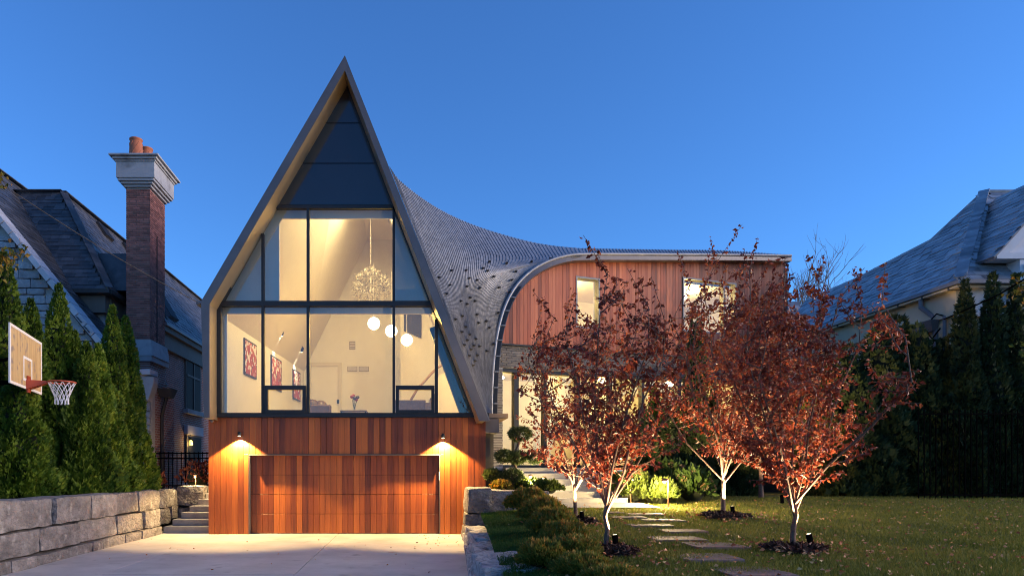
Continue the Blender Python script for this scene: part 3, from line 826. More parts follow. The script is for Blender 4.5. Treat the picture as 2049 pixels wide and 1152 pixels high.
def art_mat():
    m, nt, b, out = new_mat('red_abstract_canvas')
    N, L = nt.nodes, nt.links
    geo = N.new('ShaderNodeNewGeometry')
    mp = N.new('ShaderNodeMapping'); mp.inputs['Scale'].default_value = (5, 9, 7); L.new(geo.outputs['Position'], mp.inputs[0])
    vo = N.new('ShaderNodeTexVoronoi'); vo.inputs['Scale'].default_value = 1.3; L.new(mp.outputs[0], vo.inputs['Vector'])
    sp = N.new('ShaderNodeSeparateXYZ'); L.new(vo.outputs['Color'], sp.inputs[0])
    s2 = N.new('ShaderNodeSeparateXYZ'); L.new(geo.outputs['Position'], s2.inputs[0])
    mr = N.new('ShaderNodeMapRange'); mr.inputs['From Min'].default_value = 4.4; mr.inputs['From Max'].default_value = 5.6; mr.inputs['To Min'].default_value = -0.25; mr.inputs['To Max'].default_value = 0.35
    L.new(s2.outputs['Z'], mr.inputs['Value'])
    ad = N.new('ShaderNodeMath'); ad.operation = 'ADD'; L.new(sp.outputs[0], ad.inputs[0]); L.new(mr.outputs[0], ad.inputs[1])
    cr = N.new('ShaderNodeValToRGB'); cr.color_ramp.interpolation = 'CONSTANT'
    e = cr.color_ramp.elements
    e[0].position = 0; e[0].color = (0.35, 0.03, 0.02, 1)
    e[1].position = 0.35; e[1].color = (0.45, 0.08, 0.03, 1)
    for p, c in ((0.55, (0.06, 0.05, 0.05)), (0.63, (0.7, 0.65, 0.55)), (0.85, (0.4, 0.12, 0.05)), (0.93, (0.75, 0.72, 0.65))):
        x = e.new(p); x.color = (*c, 1)
    L.new(ad.outputs[0], cr.inputs[0]); L.new(cr.outputs[0], b.inputs['Base Color'])
    return m
M['art'] = art_mat()
pics = [(487, 512, 675, 748, 'red and white abstract picture nearest the street-side glass'), (541, 562, 709, 775, 'red and white abstract picture in the middle of the three'), (585, 600, 737, 797, 'red and white abstract picture farthest back beside the door')]
for a in pics: wall_pic(*a)
# wall-washing spot lamps on the sloping ceiling
for i, (px, py, y, lab, tgt) in enumerate([(513, 624, 20.0, 'ceiling spotlight washing the picture nearest the glass', (500, 700, 19.9)), (566, 661, 22.6, 'black ceiling spotlight above the middle picture', (552, 730, 22.8)), (606, 695, 25.4, 'black ceiling spotlight above the farthest picture', (592, 760, 25.8))]):
    p = at(px, py, y)
    t = thing('ceiling_spotlight', lab, 'spotlight', p, 'spotlights over the pictures')
    q = at(*tgt); q.x = lwall(q.y)
    d = (q - p).normalized()
    build(MB().tube([p, p + d * 0.17], 0.05, 10), 'lamp_head', M['black'], t)
    build(MB().tube([p + V(-0.05, 0, 0.25), p], 0.018, 6), 'stem', M['black'], t)
    build(MB().tube([p + d * 0.172, p + d * 0.178], 0.035, 10), 'lens', M['lens'], t)
    lamp('SPOT', 'spot_beam', p + d * 0.19, 120, (1.0, 0.86, 0.62), 0.02, q + V(0, 0, .1), 46, 0.9, t)
# three globe pendants
for px, py, y, lab in ((748, 647, 21.5, 'glowing white globe pendant, highest of the three'), (783, 662, 22.0, 'glowing white globe pendant, middle of the three'), (814, 680, 22.5, 'glowing white globe pendant, lowest of the three')):
    p = at(px, py, y)
    t = thing('pendant_lamp', lab, 'pendant lamp', p, 'globe pendants in the gable room')
    build(MB().ball(p, 0.195, 20, 14), 'globe', M['globe'], t, smooth=True)
    build(MB().tube([p + V(0, 0, 0.19), p + V(0, 0, 1.9)], 0.006, 6), 'cord', M['paint'], t)
    lamp('POINT', 'globe_light', p - V(0, 0, 0.24), 54, (1.0, 0.60, 0.12), 0.12, parent=t)
# added strip lamp, hidden under the ridge to brighten the gable room
t = thing('added_strip_lamp', 'added strip lamp hidden under the ceiling ridge to brighten the glazed gable room', 'ceiling lamp', (-1.5, 20, 10.3))
build(MB().box(-1.58, -1.42, 18.1, 22.0, 10.30, 10.38), 'housing', M['paint'], t)
build(MB().box(-1.56, -1.44, 18.12, 21.98, 10.285, 10.299), 'diffuser', M['ceilglow'], t)
ar = lamp('AREA', 'added_strip_light', (-1.5, 20.05, 10.27), 275, (1.0, 0.73, 0.32), parent=t, aim=(-1.5, 20.05, 0))
ar.data.shape = 'RECTANGLE'; ar.data.size = 0.12; ar.data.size_y = 3.8
# sofa
p = at(617, 800, 23)
t = thing('sofa', 'brown leather sofa with cushions seen above the window sill', 'sofa', (p.x, 23, FLZ))
build(MB().box(p.x, p.x + 0.85, 22.4, 23.9, FLZ + 0.05, FLZ + 0.46), 'seat', M['leather'], t, bevel=0.05)
build(MB().box(p.x - 0.12, p.x + 0.1, 22.4, 23.9, FLZ + 0.05, FLZ + 0.95), 'backrest', M['leather'], t, bevel=0.05)
build(MB().box(p.x + 0.1, p.x + 0.85, 22.2, 22.42, FLZ + 0.05, FLZ + 0.68), 'armrest', M['leather'], t, bevel=0.05)
for i, dx in enumerate((0.15, 0.38)):
    build(MB().ball((p.x + dx, 22.9 + 0.4 * i, FLZ + 0.68), 0.24, 12, 8), 'cushion', M['walnut'] if i else M['leather'], t, smooth=True)
# low table with vase
p = at(707, 822, 20.5)
t = thing('coffee_table', 'low dark coffee table standing just inside the big window', 'table', (p.x, 20.5, FLZ))
build(MB().box(p.x - 0.38, p.x + 0.42, 20.2, 20.9, p.z - 0.04, p.z), 'table_top', M['walnut'], t)
for sx in (-0.34, 0.38):
    for yy in (20.25, 20.85):
        build(MB().box(p.x + sx - 0.02, p.x + sx + 0.02, yy - 0.02, yy + 0.02, FLZ, p.z - 0.041), 'leg', M['black'], t)
t = thing('flower_vase', 'glass vase holding red and dark flowers on the low table', 'vase', p)
build(MB().lathe(p + V(0.02, 0.1, 0), [(0.05, 0.002), (0.04, 0.05), (0.045, 0.16), (0.06, 0.25)], 12), 'vase', M['glass'], t, smooth=True)
for i, (dx, dz, m_) in enumerate(((-0.07, 0.44, 'rimred'), (0.0, 0.40, 'leather'), (0.10, 0.43, 'leather'), (0.06, 0.36, 'rimred'), (-0.03, 0.48, 'rimred'))):
    b = build(MB().ball(p + V(0.02 + dx, 0.1 + 0.02 * i, dz), 0.055, 10, 7), 'blossom', M[m_], t, smooth=True)
    build(MB().tube([p + V(0.02, 0.1, 0.05), p + V(0.02 + dx, 0.1 + 0.02 * i, dz - 0.03)], 0.007, 5), 'stem', M['bigleaf'], t)
# sideboard
p = at(788, 801, 21.5)
t = thing('sideboard', 'brown wooden sideboard at the foot of the inner stair', 'sideboard', (p.x + 0.5, 21.5, FLZ))
build(MB().box(p.x, p.x + 1.0, 21.3, 21.8, FLZ + 0.1, p.z), 'cabinet', M['walnut'], t, bevel=0.01)
build(MB().box(p.x + 0.04, p.x + 0.96, 21.28, 21.3, FLZ + 0.14, p.z - 0.08), 'drawer_front', M['walnut'], t)
for sx in (0.06, 0.94):
    build(MB().box(p.x + sx - 0.03, p.x + sx + 0.03, 21.35, 21.75, FLZ, FLZ + 0.1), 'leg', M['black'], t)

# ================================================================ swooping roof (Coons patch between the rake, the arch of the wing and the skyline)
WD = 0.36                                           # plan slope of the wing front
def wing_y(px, x0=2.55, y0=19.25):
    k = (px - CX) / F
    return (y0 / WD - x0) / (1 / WD - k)
arch_px = [(984, 838), (985, 780), (990, 710), (999, 655), (1013, 610), (1035, 572), (1065, 543), (1100, 524), (1135, 514), (1170, 511)]
flat_px = [(1170, 511), (1250, 511), (1350, 511.5), (1450, 512), (1582, 514)]
ridge_px = [(779, 334, 16.85), (800, 362, 17.7), (850, 401, 19.4), (900, 430, 21), (960, 455, 22.3), (1040, 479, 23.3), (1100, 491, 23.8), (1165, 497.5, 24.2)]
ridge2_px = [(1165, 497.5, 24.2), (1250, 499, 24.7), (1350, 500.5, 25.2), (1450, 502, 25.7), (1584, 511, 26.2)]
class Curve:
    def __init__(s, pts):
        s.p = [Vector(p) for p in pts]
        s.d = [0]
        for a, b in zip(s.p[:-1], s.p[1:]): s.d.append(s.d[-1] + (b - a).length)
    def __call__(s, t):
        t = min(max(t, 0), 1) * s.d[-1]
        for i in range(len(s.p) - 1):
            if t <= s.d[i + 1] or i == len(s.p) - 2:
                break
        # Catmull-Rom inside the chain
        p1, p2 = s.p[i], s.p[i + 1]
        p0 = s.p[i - 1] if i > 0 else p1 * 2 - p2
        p3 = s.p[i + 2] if i + 2 < len(s.p) else p2 * 2 - p1
        u = (t - s.d[i]) / max(1e-9, s.d[i + 1] - s.d[i])
        return 0.5 * ((2 * p1) + (p2 - p0) * u + (2 * p0 - 5 * p1 + 4 * p2 - p3) * u * u + (3 * p1 - p0 - 3 * p2 + p3) * u ** 3)
arch3 = [at(a, b, wing_y(a)) for a, b in arch_px]
flat3 = [at(a, b, wing_y(a)) for a, b in flat_px]
rakeA, rakeB = r2(979, 842) + V(-0.02, 0.04, 0.02), at(779, 334, 16.85)
cA = Curve([rakeA, rakeA.lerp(rakeB, 0.33), rakeA.lerp(rakeB, 0.66), rakeB])
mid = arch3[-1].lerp(at(*ridge_px[-1]), 0.5) + V(0, 0, 0.02)
cB = Curve(arch3 + [mid, at(*ridge_px[-1])])
cC = Curve([at(*p) for p in ridge_px])
cD = Curve([rakeA, arch3[0]])
P00, P10, P01, P11 = cA(0), cB(0), cA(1), cB(1)
def cBs(v, u):       # the arch side, smoothed more and more away from the edge itself
    w = min(0.24 * (1 - u), v, 1 - v)
    if w < 1e-4: return cB(v)
    a = V(0, 0, 0)
    for k in range(-4, 5): a += cB(v + w * k / 4)
    return a / 9
def coons(u, v):
    return cA(v) * (1 - u) + cBs(v, u) * u + cD(u) * (1 - v) + cC(u) * v - (P00 * (1 - u) * (1 - v) + P10 * u * (1 - v) + P01 * (1 - u) * v + P11 * u * v)
cF, cG = Curve(flat3), Curve([at(*p) for p in ridge2_px])
def flatroof(u, v):
    return cF(u).lerp(cG(u), v)
def patch_mesh(fn, nu, nv, off=0.0):
    P = [[fn(i / nu, j / nv) for j in range(nv + 1)] for i in range(nu + 1)]
    vs_ = [p for r in P for p in r]
    fs = [(i * (nv + 1) + j, (i + 1) * (nv + 1) + j, (i + 1) * (nv + 1) + j + 1, i * (nv + 1) + j + 1) for i in range(nu) for j in range(nv)]
    return MB().add(vs_, fs)
roof = build(patch_mesh(coons, 40, 40).add(*[(lambda m: (m.v, m.f))(patch_mesh(flatroof, 20, 6))][0]), 'swooping_roof', M['darktrim'], house, smooth=True)
# fix orientation so that shingles sit on the outer face
def shingle_field(fn, nu, nv, flip=1, seed=1, thick=0.02, along='v'):
    """rows at constant u, shingles along v; every shingle is a small wedge, proud at its lower edge"""
    G = np.array([[tuple(fn(i / nu, j / nv)) for j in range(nv + 1)] for i in range(nu + 1)])
    rs_ = np.random.RandomState(seed)
    vv, ff = [], []
    camp = np.array([0, 0, CZ])
    im, jm = nu // 2, nv // 3
    nm = np.cross(G[im + 1, jm] - G[im, jm], G[im, jm + 1] - G[im, jm])
    sgn = 1.0 if np.dot(nm, camp - G[im, jm]) > 0 else -1.0
    for i in range(nu):
        for j in range(nv):
            a, b, c, d = G[i, j], G[i + 1, j], G[i + 1, j + 1], G[i, j + 1]
            n = np.cross(b - a, d - a); ln_ = np.linalg.norm(n)
            if ln_ < 1e-9: continue
            n = n / ln_ * sgn
            h = thick
            g = 0.97
            # lower corner (towards a-b, the foot) raised
            e = rs_.rand() * 0.25
            A = a + (d - a) * 0.0; B = a + (b - a) * g; C = d + (c - d) * g; D = d
            up1 = n * h; up2 = n * 0.002
            o_ = len(vv)
            # raised along the edge towards the rake (exposed butt), flush at the other
            vv += [A + up1, B + up2, C + up2, D + up1, B, C, A, D]
            ff += [(o_, o_ + 1, o_ + 2, o_ + 3), (o_, o_ + 3, o_ + 7, o_ + 6), (o_, o_ + 6, o_ + 4, o_ + 1), (o_ + 3, o_ + 2, o_ + 5, o_ + 7)]
    return np.array(vv), np.array(ff)
v1, f1 = shingle_field(coons, 64, 90, seed=4, thick=0.017)
v2, f2 = shingle_field(flatroof, 70, 16, seed=6, thick=0.03)
vv = np.vstack([v1, v2]); ff = np.vstack([f1, f2 + len(v1)])
rr = np.repeat(np.random.RandomState(8).rand(len(ff) // 4), 4)
o = link(bpy.data.objects.new('shingle_field', np_mesh('shingle_field', vv, ff, M['shingle'], rr)), roof)
tag(o, kind='stuff')
# snow guards
sg = MB().hexa([(-.03, -.02, 0), (.03, -.02, 0), (.03, .04, 0), (-.03, .04, 0), (-.025, -.02, .06), (.025, -.02, .06), (.025, 0, .065), (-.025, 0, .065)]).mesh('snow_guard')
sg.materials.append(M['snowguard'])
k = 0
rg = random.Random(9)
for iu in range(7):
    for iv in range(10):
        u = 0.10 + iu * 0.135 + (0.06 if iv % 2 else 0) + rg.uniform(-.03, .03); v = 0.20 + iv * 0.046 + rg.uniform(-.016, .016)
        if u > 0.96 or rg.random() < 0.18: continue
        p = coons(u, v); du = (coons(u + .01, v) - p).normalized(); dv = (coons(u, v + .01) - p)
        n = du.cross(dv).normalized()
        if n.dot(V(0, 0, CZ) - p) < 0: n = -n
        dv = n.cross(du)
        s = bpy.data.objects.new('snow_guard', sg)
        link(s, roof, frame_mat(p + n * 0.03, du, dv, n))

# arch edge: pale rim and dark segmented gutter
ea = arch3 + flat3[1:]
cE = Curve(ea)
rim = build(MB().tube([cE(t / 70) + V(-0.02, -0.06, 0.02) for t in range(71)], 0.045, 8), 'roof_rim', M['zinc_light'], house, smooth=True)
fa = MB()
def off_in(t):
    p = cE(t); q = cE(min(1, t + 0.004)) - cE(max(0, t - 0.004))
    q.normalize()
    nn = V(q.z, 0, -q.x).normalized()       # towards the wing, in the wall plane
    return nn
prev = None
NS = 60
ring = []
for i in range(NS + 1):
    t = i / NS
    nn = off_in(t); p = cE(t)
    w = 0.15
    ring.append((p + V(0, -0.05, 0), p + nn * w + V(0, -0.05, 0)))
for i in range(NS):
    a, b = ring[i]; c, d = ring[i + 1]
    fa.hexa([a, b, d, c, a + V(0, 0.25, 0), b + V(0, 0.25, 0), d + V(0, 0.25, 0), c + V(0, 0.25, 0)])
build(fa, 'arch_fascia', M['zinc'], house)
# dark gutter sections on the steep part of the arch, with pale brackets between
acc = Curve(arch3[:6])
for i in range(9):
    t0, t1 = i / 9 + 0.008, (i + 1) / 9 - 0.008
    gm = MB()
    for k in range(3):
        a, b = acc(t0 + (t1 - t0) * k / 3), acc(t0 + (t1 - t0) * (k + 1) / 3)
        w0 = V(0.045, -0.075, 0); w1 = V(0.135, -0.075, 0)
        gm.hexa([a + w0, a + w1, b + w1, b + w0, a + w0 + V(0, .03, 0), a + w1 + V(0, .03, 0), b + w1 + V(0, .03, 0), b + w0 + V(0, .03, 0)])
    build(gm, 'gutter_section', M['black'], rim)
    a = acc(i / 9)
    build(MB().box(a.x + 0.03, a.x + 0.16, a.y - 0.11, a.y - 0.05, a.z - 0.012, a.z + 0.012), 'bracket', M['zinc_light'], rim)

# ================================================================ the wing
W0 = Vector((2.60, 19.58, 0)); WDIR = Vector((1, WD, 0)).normalized(); WN = Vector((WDIR.y, -WDIR.x, 0))   # WN points to the street
def wp(s, z, d=0.0):
    return W0 + WDIR * s + WN * d + V(0, 0, z)
WLEN = 10.95
def w_s(px):        # distance along the wall at an image column
    k = (px - CX) / F
    y = (W0.y / WD - W0.x) / (1 / WD - k)
    return (y - W0.y) / WDIR.y
ZC0 = 5.28      # bottom of cladding
# height of roof edge along wall
eds = [( (p - W0).dot(WDIR), p.z) for p in ea]
def edge_z(s):
    if s <= eds[0][0]: return eds[0][1]
    best = eds[-1][1]
    for i in range(len(eds) - 1):
        if eds[i][0] <= s <= eds[i + 1][0]:
            f = (s - eds[i][0]) / max(1e-6, eds[i + 1][0] - eds[i][0])
            return eds[i][1] + (eds[i + 1][1] - eds[i][1]) * f
    return best
def wslab(s0, s1, z0, z1, d0, d1, z1b=None):
    z1b = z1 if z1b is None else z1b
    return [wp(s0, z0, d0), wp(s1, z0, d0), wp(s1, z0, d1), wp(s0, z0, d1), wp(s0, z1, d0), wp(s1, z1b, d0), wp(s1, z1b, d1), wp(s0, z1, d1)]
# windows in the cladding
wins = [(w_s(1152), w_s(1200), 552, 655), (w_s(1366), w_s(1473), 554, 662)]
def wz(s, py):
    p = wp(s, 0)
    return CZ + (CY - py) * p.y / F
wrect = [(a, b, wz(a, d), wz(a, c)) for a, b, c, d in wins]
wclad = build(MB().hexa(wslab(0.0, 0.02, ZC0, ZC0 + 0.5, -0.02, -0.06)), 'wing_cladding', M['gap'], house)
nbw = 92
sb = WLEN / nbw
gapm = MB()
for i in range(nbw):
    s0, s1 = i * sb, (i + 1) * sb
    za, zb = edge_z(s0 + 0.02) - 0.06, edge_z(s1) - 0.06
    if s0 < 0.05: za = max(ZC0 + 0.15, min(za, zb))
    spans = [(ZC0 + 0.01, za, zb)]
    for (a, b, z0, z1) in wrect:
        if s1 > a + 0.02 and s0 < b - 0.02:
            spans = [(ZC0 + 0.01, z0, z0), (z1, za, zb)]
    for (z0, ta, tb) in spans:
        if max(ta, tb) - z0 < 0.05: continue
        d1 = rb.uniform(0, 0.006)
        me = MB().hexa(wslab(s0 + 0.003, s1 - 0.003, z0, max(ta, z0 + .02), -0.03, d1, max(tb, z0 + .02))).mesh('board')
        bo = build(me, 'board', M['cedar_wing'], wclad); q_ = rb.random(); bo.color = (q_, q_, q_, 1)
        gapm.hexa(wslab(s0, s1, z0, max(ta, z0 + .02), -0.08, -0.031, max(tb, z0 + .02)))
me = gapm.mesh('wing_cladding'); me.materials.append(M['gap']); wclad.data = me
# brick band and pier
zb0 = 1.62 + (CY - 733) * 19.6 / F
band = build(MB().hexa(wslab(-0.15, WLEN, zb0, ZC0 - 0.03, -0.30, -0.095)).hexa(wslab(-0.22, 0.18, 1.0, zb0, -0.40, -0.055)), 'brick_band', M['mortar'], house)
build(MB().hexa(wslab(-0.15, WLEN, ZC0 - 0.03, ZC0 + 0.008, -0.25, -0.005)), 'flashing', M['black'], house)
ub = unit_box('brick')
mats = []
bl, bh = 0.30, 0.058
ny = int((ZC0 - 0.03 - zb0) / 0.072)
for j in range(ny):
    z = zb0 + 0.008 + j * 0.072
    s = -0.15 - (0.155 if j % 2 else 0)
    while s < WLEN - 0.05:
        a, b = max(s, -0.15), min(s + bl, WLEN)
        if b - a > 0.05:
            mats.append(frame_mat(wp((a + b) / 2, z, -0.097 + rb.uniform(0, .004)), WDIR * (b - a), V(0, 0, bh), WN * 0.02))
        s += bl + 0.012
j = 0
z = 1.75
while z < zb0 - 0.06:
    mats.append(frame_mat(wp(-0.02, z, -0.057), WDIR * (0.37 if j % 2 else 0.39), V(0, 0, bh), WN * 0.02))
    mats.append(frame_mat(wp(0.192, z, -0.25), WN * 0.3, V(0, 0, bh), WDIR * -0.02))
    z += 0.072; j += 1
pieces(mats, 'brick', ub, M['wing_brick'], band)
# lintel and glazing of the ground floor
ZFL = 1.72
build(MB().hexa(wslab(0.18, WLEN, zb0 - 0.10, zb0 - 0.002, -0.35, -0.13)), 'lintel', M['black'], house)
glz = build(MB().hexa(wslab(0.18, WLEN, ZFL, ZFL + 0.07, -0.35, -0.2)), 'entry_glazing', M['black'], house)
for px, w in ((997, .07), (1040, .15), (1098, .10), (1165, .10), (1230, .1), (1295, .1), (1368, .14), (1440, .12), (1500, .12)):
    s = w_s(px)
    build(MB().hexa(wslab(s - w / 2, s + w / 2, ZFL + 0.07, zb0 - 0.10, -0.36, -0.19)), 'mullion', M['black'], glz)
cols_ = [w_s(p) for p in (997, 1040, 1098, 1165, 1230, 1295, 1368, 1440, 1500)] + [WLEN]
for a, b in zip(cols_[:-1], cols_[1:]):
    build(MB().hexa(wslab(a + 0.03, b - 0.03, ZFL + 0.07, zb0 - 0.10, -0.29, -0.27)), 'pane', M['glass'], glz)
# rooms of the wing
def wroom(s0, s1, z0, z1, d, name):
    build(MB().hexa(wslab(s0, s1, z0 - 0.08, z0, -0.42, -d)), name + '_floor', M['floorwood'], house)
    build(MB().hexa(wslab(s0, s1, z1, z1 + 0.08, -0.31, -d)), name + '_ceiling', M['white'], house)
    build(MB().hexa(wslab(s0, s1, z0, z1, -d, -d - 0.1)), name + '_wall', M['white'], house)
    build(MB().hexa(wslab(s0 - 0.1, s0, z0, z1, -0.41, -d)), name + '_wall', M['white'], house)
    build(MB().hexa(wslab(s1, s1 + 0.1, z0, z1, -0.41, -d)), name + '_wall', M['white'], house)
wroom(0.19, WLEN - 0.2, ZFL, zb0 + 0.35, 5.0, 'hall')
wroom(2.4, WLEN - 0.3, ZC0 + 0.12, 7.72, 3.6, 'bedroom')
# a dark opening and console in the hall
build(MB().hexa(wslab(0.75, 1.75, ZFL, ZFL + 1.55, -4.98, -4.9)), 'hall_doorway', M['taupetrim'], house)
for s in (3.0, 5.2):
    build(MB().hexa(wslab(s, s + 0.9, ZFL, zb0 + 0.3, -3.2, -3.0)), 'hall_partition', M['white'], house)
def room_lamp(s, z, d, power, lab, ball=True):
    p = wp(s, z, -d)
    t = thing('ceiling_lamp', lab, 'ceiling lamp', p)
    build(MB().ball(p, 0.16, 14, 9, 0.6), 'diffuser', M['ceilglow'], t, smooth=True)
    build(MB().tube([p, p + V(0, 0, 0.2)], 0.03, 8), 'stem', M['paint'], t)
    lamp('POINT', 'room_light', p - V(0, 0, 0.28), power, (1.0, 0.68, 0.22), 0.12, parent=t)
room_lamp(w_s(1414), 7.5, 1.1, 150, 'bright ceiling lamp inside the wide cedar-framed window')
room_lamp(w_s(1180) + 0.1, 7.4, 1.6, 110, 'ceiling lamp inside the narrow cedar-framed window')
room_lamp(1.4, zb0 + 0.1, 2.6, 50, 'ceiling lamp in the entry hall behind the topiary')
room_lamp(5.0, zb0 + 0.1, 2.0, 170, 'ceiling lamp in the hall behind the copper trees')
room_lamp(7.8, zb0 + 0.1, 2.0, 150, 'ceiling lamp in the hall near the far end of the wing')
for i, (a, b, z0, z1) in enumerate(wrect):
    w = build(MB().hexa(wslab(a, b, z1 - 0.05, z1, -0.25, 0.02)).hexa(wslab(a, b, z0, z0 + 0.05, -0.25, 0.02)).hexa(wslab(a, a + 0.05, z0 + .05, z1 - .05, -0.25, 0.02)).hexa(wslab(b - 0.05, b, z0 + .05, z1 - .05, -0.25, 0.02)), 'window', M['gutter'], house)
    build(MB().hexa(wslab(a + .05, b - .05, z0 + .05, z1 - .05, -0.1, -0.08)), 'pane', M['glass'], w)
    if i == 1:
        s = w_s(1449)
        build(MB().hexa(wslab(s - .03, s + .03, z0 + .05, z1 - .05, -0.15, 0.0)), 'mullion', M['gutter'], w)
# wall body behind the cladding between the openings (keeps the rooms dark-tight)
body = MB()
def bodyseg(s0, s1, z0, z1): body.hexa(wslab(s0, s1, z0, z1, -0.30, -0.085))
za = wrect[0]; zb = wrect[1]
for (a, b) in ((2.35, za[0]), (za[1], zb[0]), (zb[1], WLEN - 0.02)): bodyseg(a, b, ZC0 + 0.01, 7.75)
for w in wrect:
    bodyseg(w[0] + .001, w[1] - .001, ZC0 + 0.01, w[2] - .001); bodyseg(w[0] + .001, w[1] - .001, w[3] + .001, 7.75)
build(body, 'wing_wall', M['gap'], house)
build(MB().hexa(wslab(WLEN, WLEN + 0.1, 0.5, 8.5, -6, 0.0)), 'wing_end_wall', M['darktrim'], house)
# soffit under the flat edge
build(MB().hexa([cE(.47) + V(0, 0, -.12), cE(1) + V(0, 0, -.12), cE(1) + V(-.25, 1.1, -.06), cE(.47) + V(0, 1.1, -.06), cE(.47) + V(0, 0, -.09), cE(1) + V(0, 0, -.09), cE(1) + V(-.25, 1.1, -.03), cE(.47) + V(0, 1.1, -.03)]), 'soffit', M['darktrim'], house)
# dark downpipe at the foot of the arch
build(MB().box(1.995, 2.16, 17.75, 17.95, 0.9, 2.75), 'downpipe', M['darktrim'], house)
build(MB().box(1.98, 2.35, 17.5, 19.4, 2.6, 2.95), 'roof_foot', M['taupetrim'], house)
build(MB().box(2.02, 2.30, 18.2, 19.6, 0.9, 2.6), 'entry_return_wall', M['darktrim'], house)

# wall lights on the cedar
for px, py, lab in ((481, 868, 'small downlight on the cedar between side steps and garage door'), (886, 872, 'small downlight on the cedar between garage door and garden wall')):
    p = Vector((fx(px), 17.37, fz(py)))
    t = thing('wall_light', lab, 'wall light', p, 'downlights on the garage wall')
    build(MB().lathe(p, [(0.034, -0.05), (0.045, -0.05), (0.045, 0.03), (0.02, 0.06)], 14), 'housing', M['black'], t)
    build(MB().bar(p + V(0, 0.0, 0.02), p + V(0, 0.135, 0.02), 0.05, 0.05), 'wall_bracket', M['black'], t)
    build(MB().lathe(p, [(0.032, -0.052), (0.032, -0.056)], 14), 'lens', M['lens'], t)
    lamp('SPOT', 'downlight_beam', p - V(0, 0.01, 0.075), 620, (1.0, 0.66, 0.25), 0.02, p + V(0, -0.06, -3), 118, 0.2, t)

# ================================================================ roof tiling of the neighbours
def tiles(poly, eave_a, eave_b, tw, ex, thick=0.022, seed=0, tilt=0.05):
    """tiles laid in staggered courses on the plane of poly (3D points); eave_a -> eave_b gives the course direction"""
    P = [Vector(p) for p in poly]
    u = (Vector(eave_b) - Vector(eave_a)).normalized()
    n = Vector((0, 0, 0))
    for i in range(len(P)):
        a, b = P[i], P[(i + 1) % len(P)]
        n += Vector(((a.y - b.y) * (a.z + b.z), (a.z - b.z) * (a.x + b.x), (a.x - b.x) * (a.y + b.y)))
    n.normalize()
    if n.z < 0: n = -n
    v = n.cross(u).normalized()
    if v.z < 0: v = -v
    o = Vector(eave_a)
    uv = [((p - o).dot(u), (p - o).dot(v)) for p in P]
    def inside(x, y):
        c = False
        j = len(uv) - 1
        for i in range(len(uv)):
            if (uv[i][1] > y) != (uv[j][1] > y) and x < (uv[j][0] - uv[i][0]) * (y - uv[i][1]) / (uv[j][1] - uv[i][1]) + uv[i][0]:
                c = not c
            j = i
        return c
    r = random.Random(seed)
    out = []
    u0, u1 = min(p[0] for p in uv), max(p[0] for p in uv)
    v0, v1 = min(p[1] for p in uv), max(p[1] for p in uv)
    y = v0 - 0.02; row = 0
    while y < v1:
        x = u0 - (tw / 2 if row % 2 else 0) - r.uniform(0, tw * 0.3)
        while x < u1 + tw:
            w = tw * r.uniform(0.85, 1.15)
            if inside(x + w / 2, y + ex / 2):
                p = o + u * (x + w / 2) + v * (y + r.uniform(-0.008, 0.008))
                vv_ = (v - n * tilt).normalized(); nn = (n + v * tilt).normalized()
                out.append(frame_mat(p + n * (0.006 + ex * tilt), u * (w - 0.006), vv_ * ex * 1.15, nn * thick * r.uniform(0.8, 1.3)))
            x += w
        y += ex; row += 1
    return out
ut = unit_box('roof_tile'); us = unit_box('slate')

# ================================================================ neighbour on the left
nl = thing('brick_neighbour_house', 'red brick and stone house with dark slate roofs and tall chimney beyond the cedars', 'house', (-10, 23, 1))
E = V(-9.63, 22, 7.45); RG = V(-12.37, 24.5, 11.56)
fr_ = [V(-17, 22, 7.45), E, RG, V(-17, 24.5, 11.56)]
rt_ = [E, V(-9.63, 34, 7.45), V(-12.37, 34, 11.56), RG]
gb_ = [V(-8.6, 20.35, 4.66), V(-8.6, 24.4, 4.66), V(-14.65, 27.5, 12.29), V(-14.65, 20.35, 12.29)]
rr_ = [V(-8.5, 24.0, 6.83), V(-8.5, 42, 6.83), V(-11.0, 42, 10.6), V(-11.0, 30, 10.6)]
roofn = build(MB().prism(fr_, (0, 0.06, -0.06)).prism(rt_, (-.06, 0, -.06)).prism(gb_, (-.06, 0, -.08)).prism(rr_, (-.06, 0, -.06)).prism([V(-14.65, 20.4, 12.29), V(-14.65, 27.5, 12.29), V(-20, 27.5, 6), V(-20, 20.4, 6)], (0, 0, -.08)), 'roof', M['darktrim'], nl)
tl = tiles(fr_, fr_[0], E, 0.36, 0.185, seed=1) + tiles(rt_, E, rt_[1], 0.4, 0.19, seed=2) + tiles(gb_, gb_[0], gb_[1], 0.4, 0.19, seed=3) + tiles(rr_, rr_[0], rr_[1], 0.4, 0.2, seed=4)
pieces(tl, 'roof_tile', ut, M['darkslate'], roofn)
# ridge and hip caps
caps_ = []
for a, b in ((E, RG), (RG, V(-17, 24.5, 11.56)), (RG, V(-12.37, 33, 11.56)), (V(-14.65, 20.4, 12.29), V(-14.65, 27, 12.29)), (V(-11, 30, 10.6), V(-11, 41, 10.6))):
    n_ = int((b - a).length / 0.26)
    d = (b - a).normalized()
    for i in range(n_):
        p = a + d * (i * 0.26)
        x = d.cross(V(0, 0, 1)).normalized(); nn = x.cross(d)
        caps_.append(frame_mat(p + nn * 0.07, x * 0.26, d * 0.27, nn * 0.03))
pieces(caps_, 'ridge_tile', unit_box('ridge_tile'), M['darkslate'], roofn, limit=60)
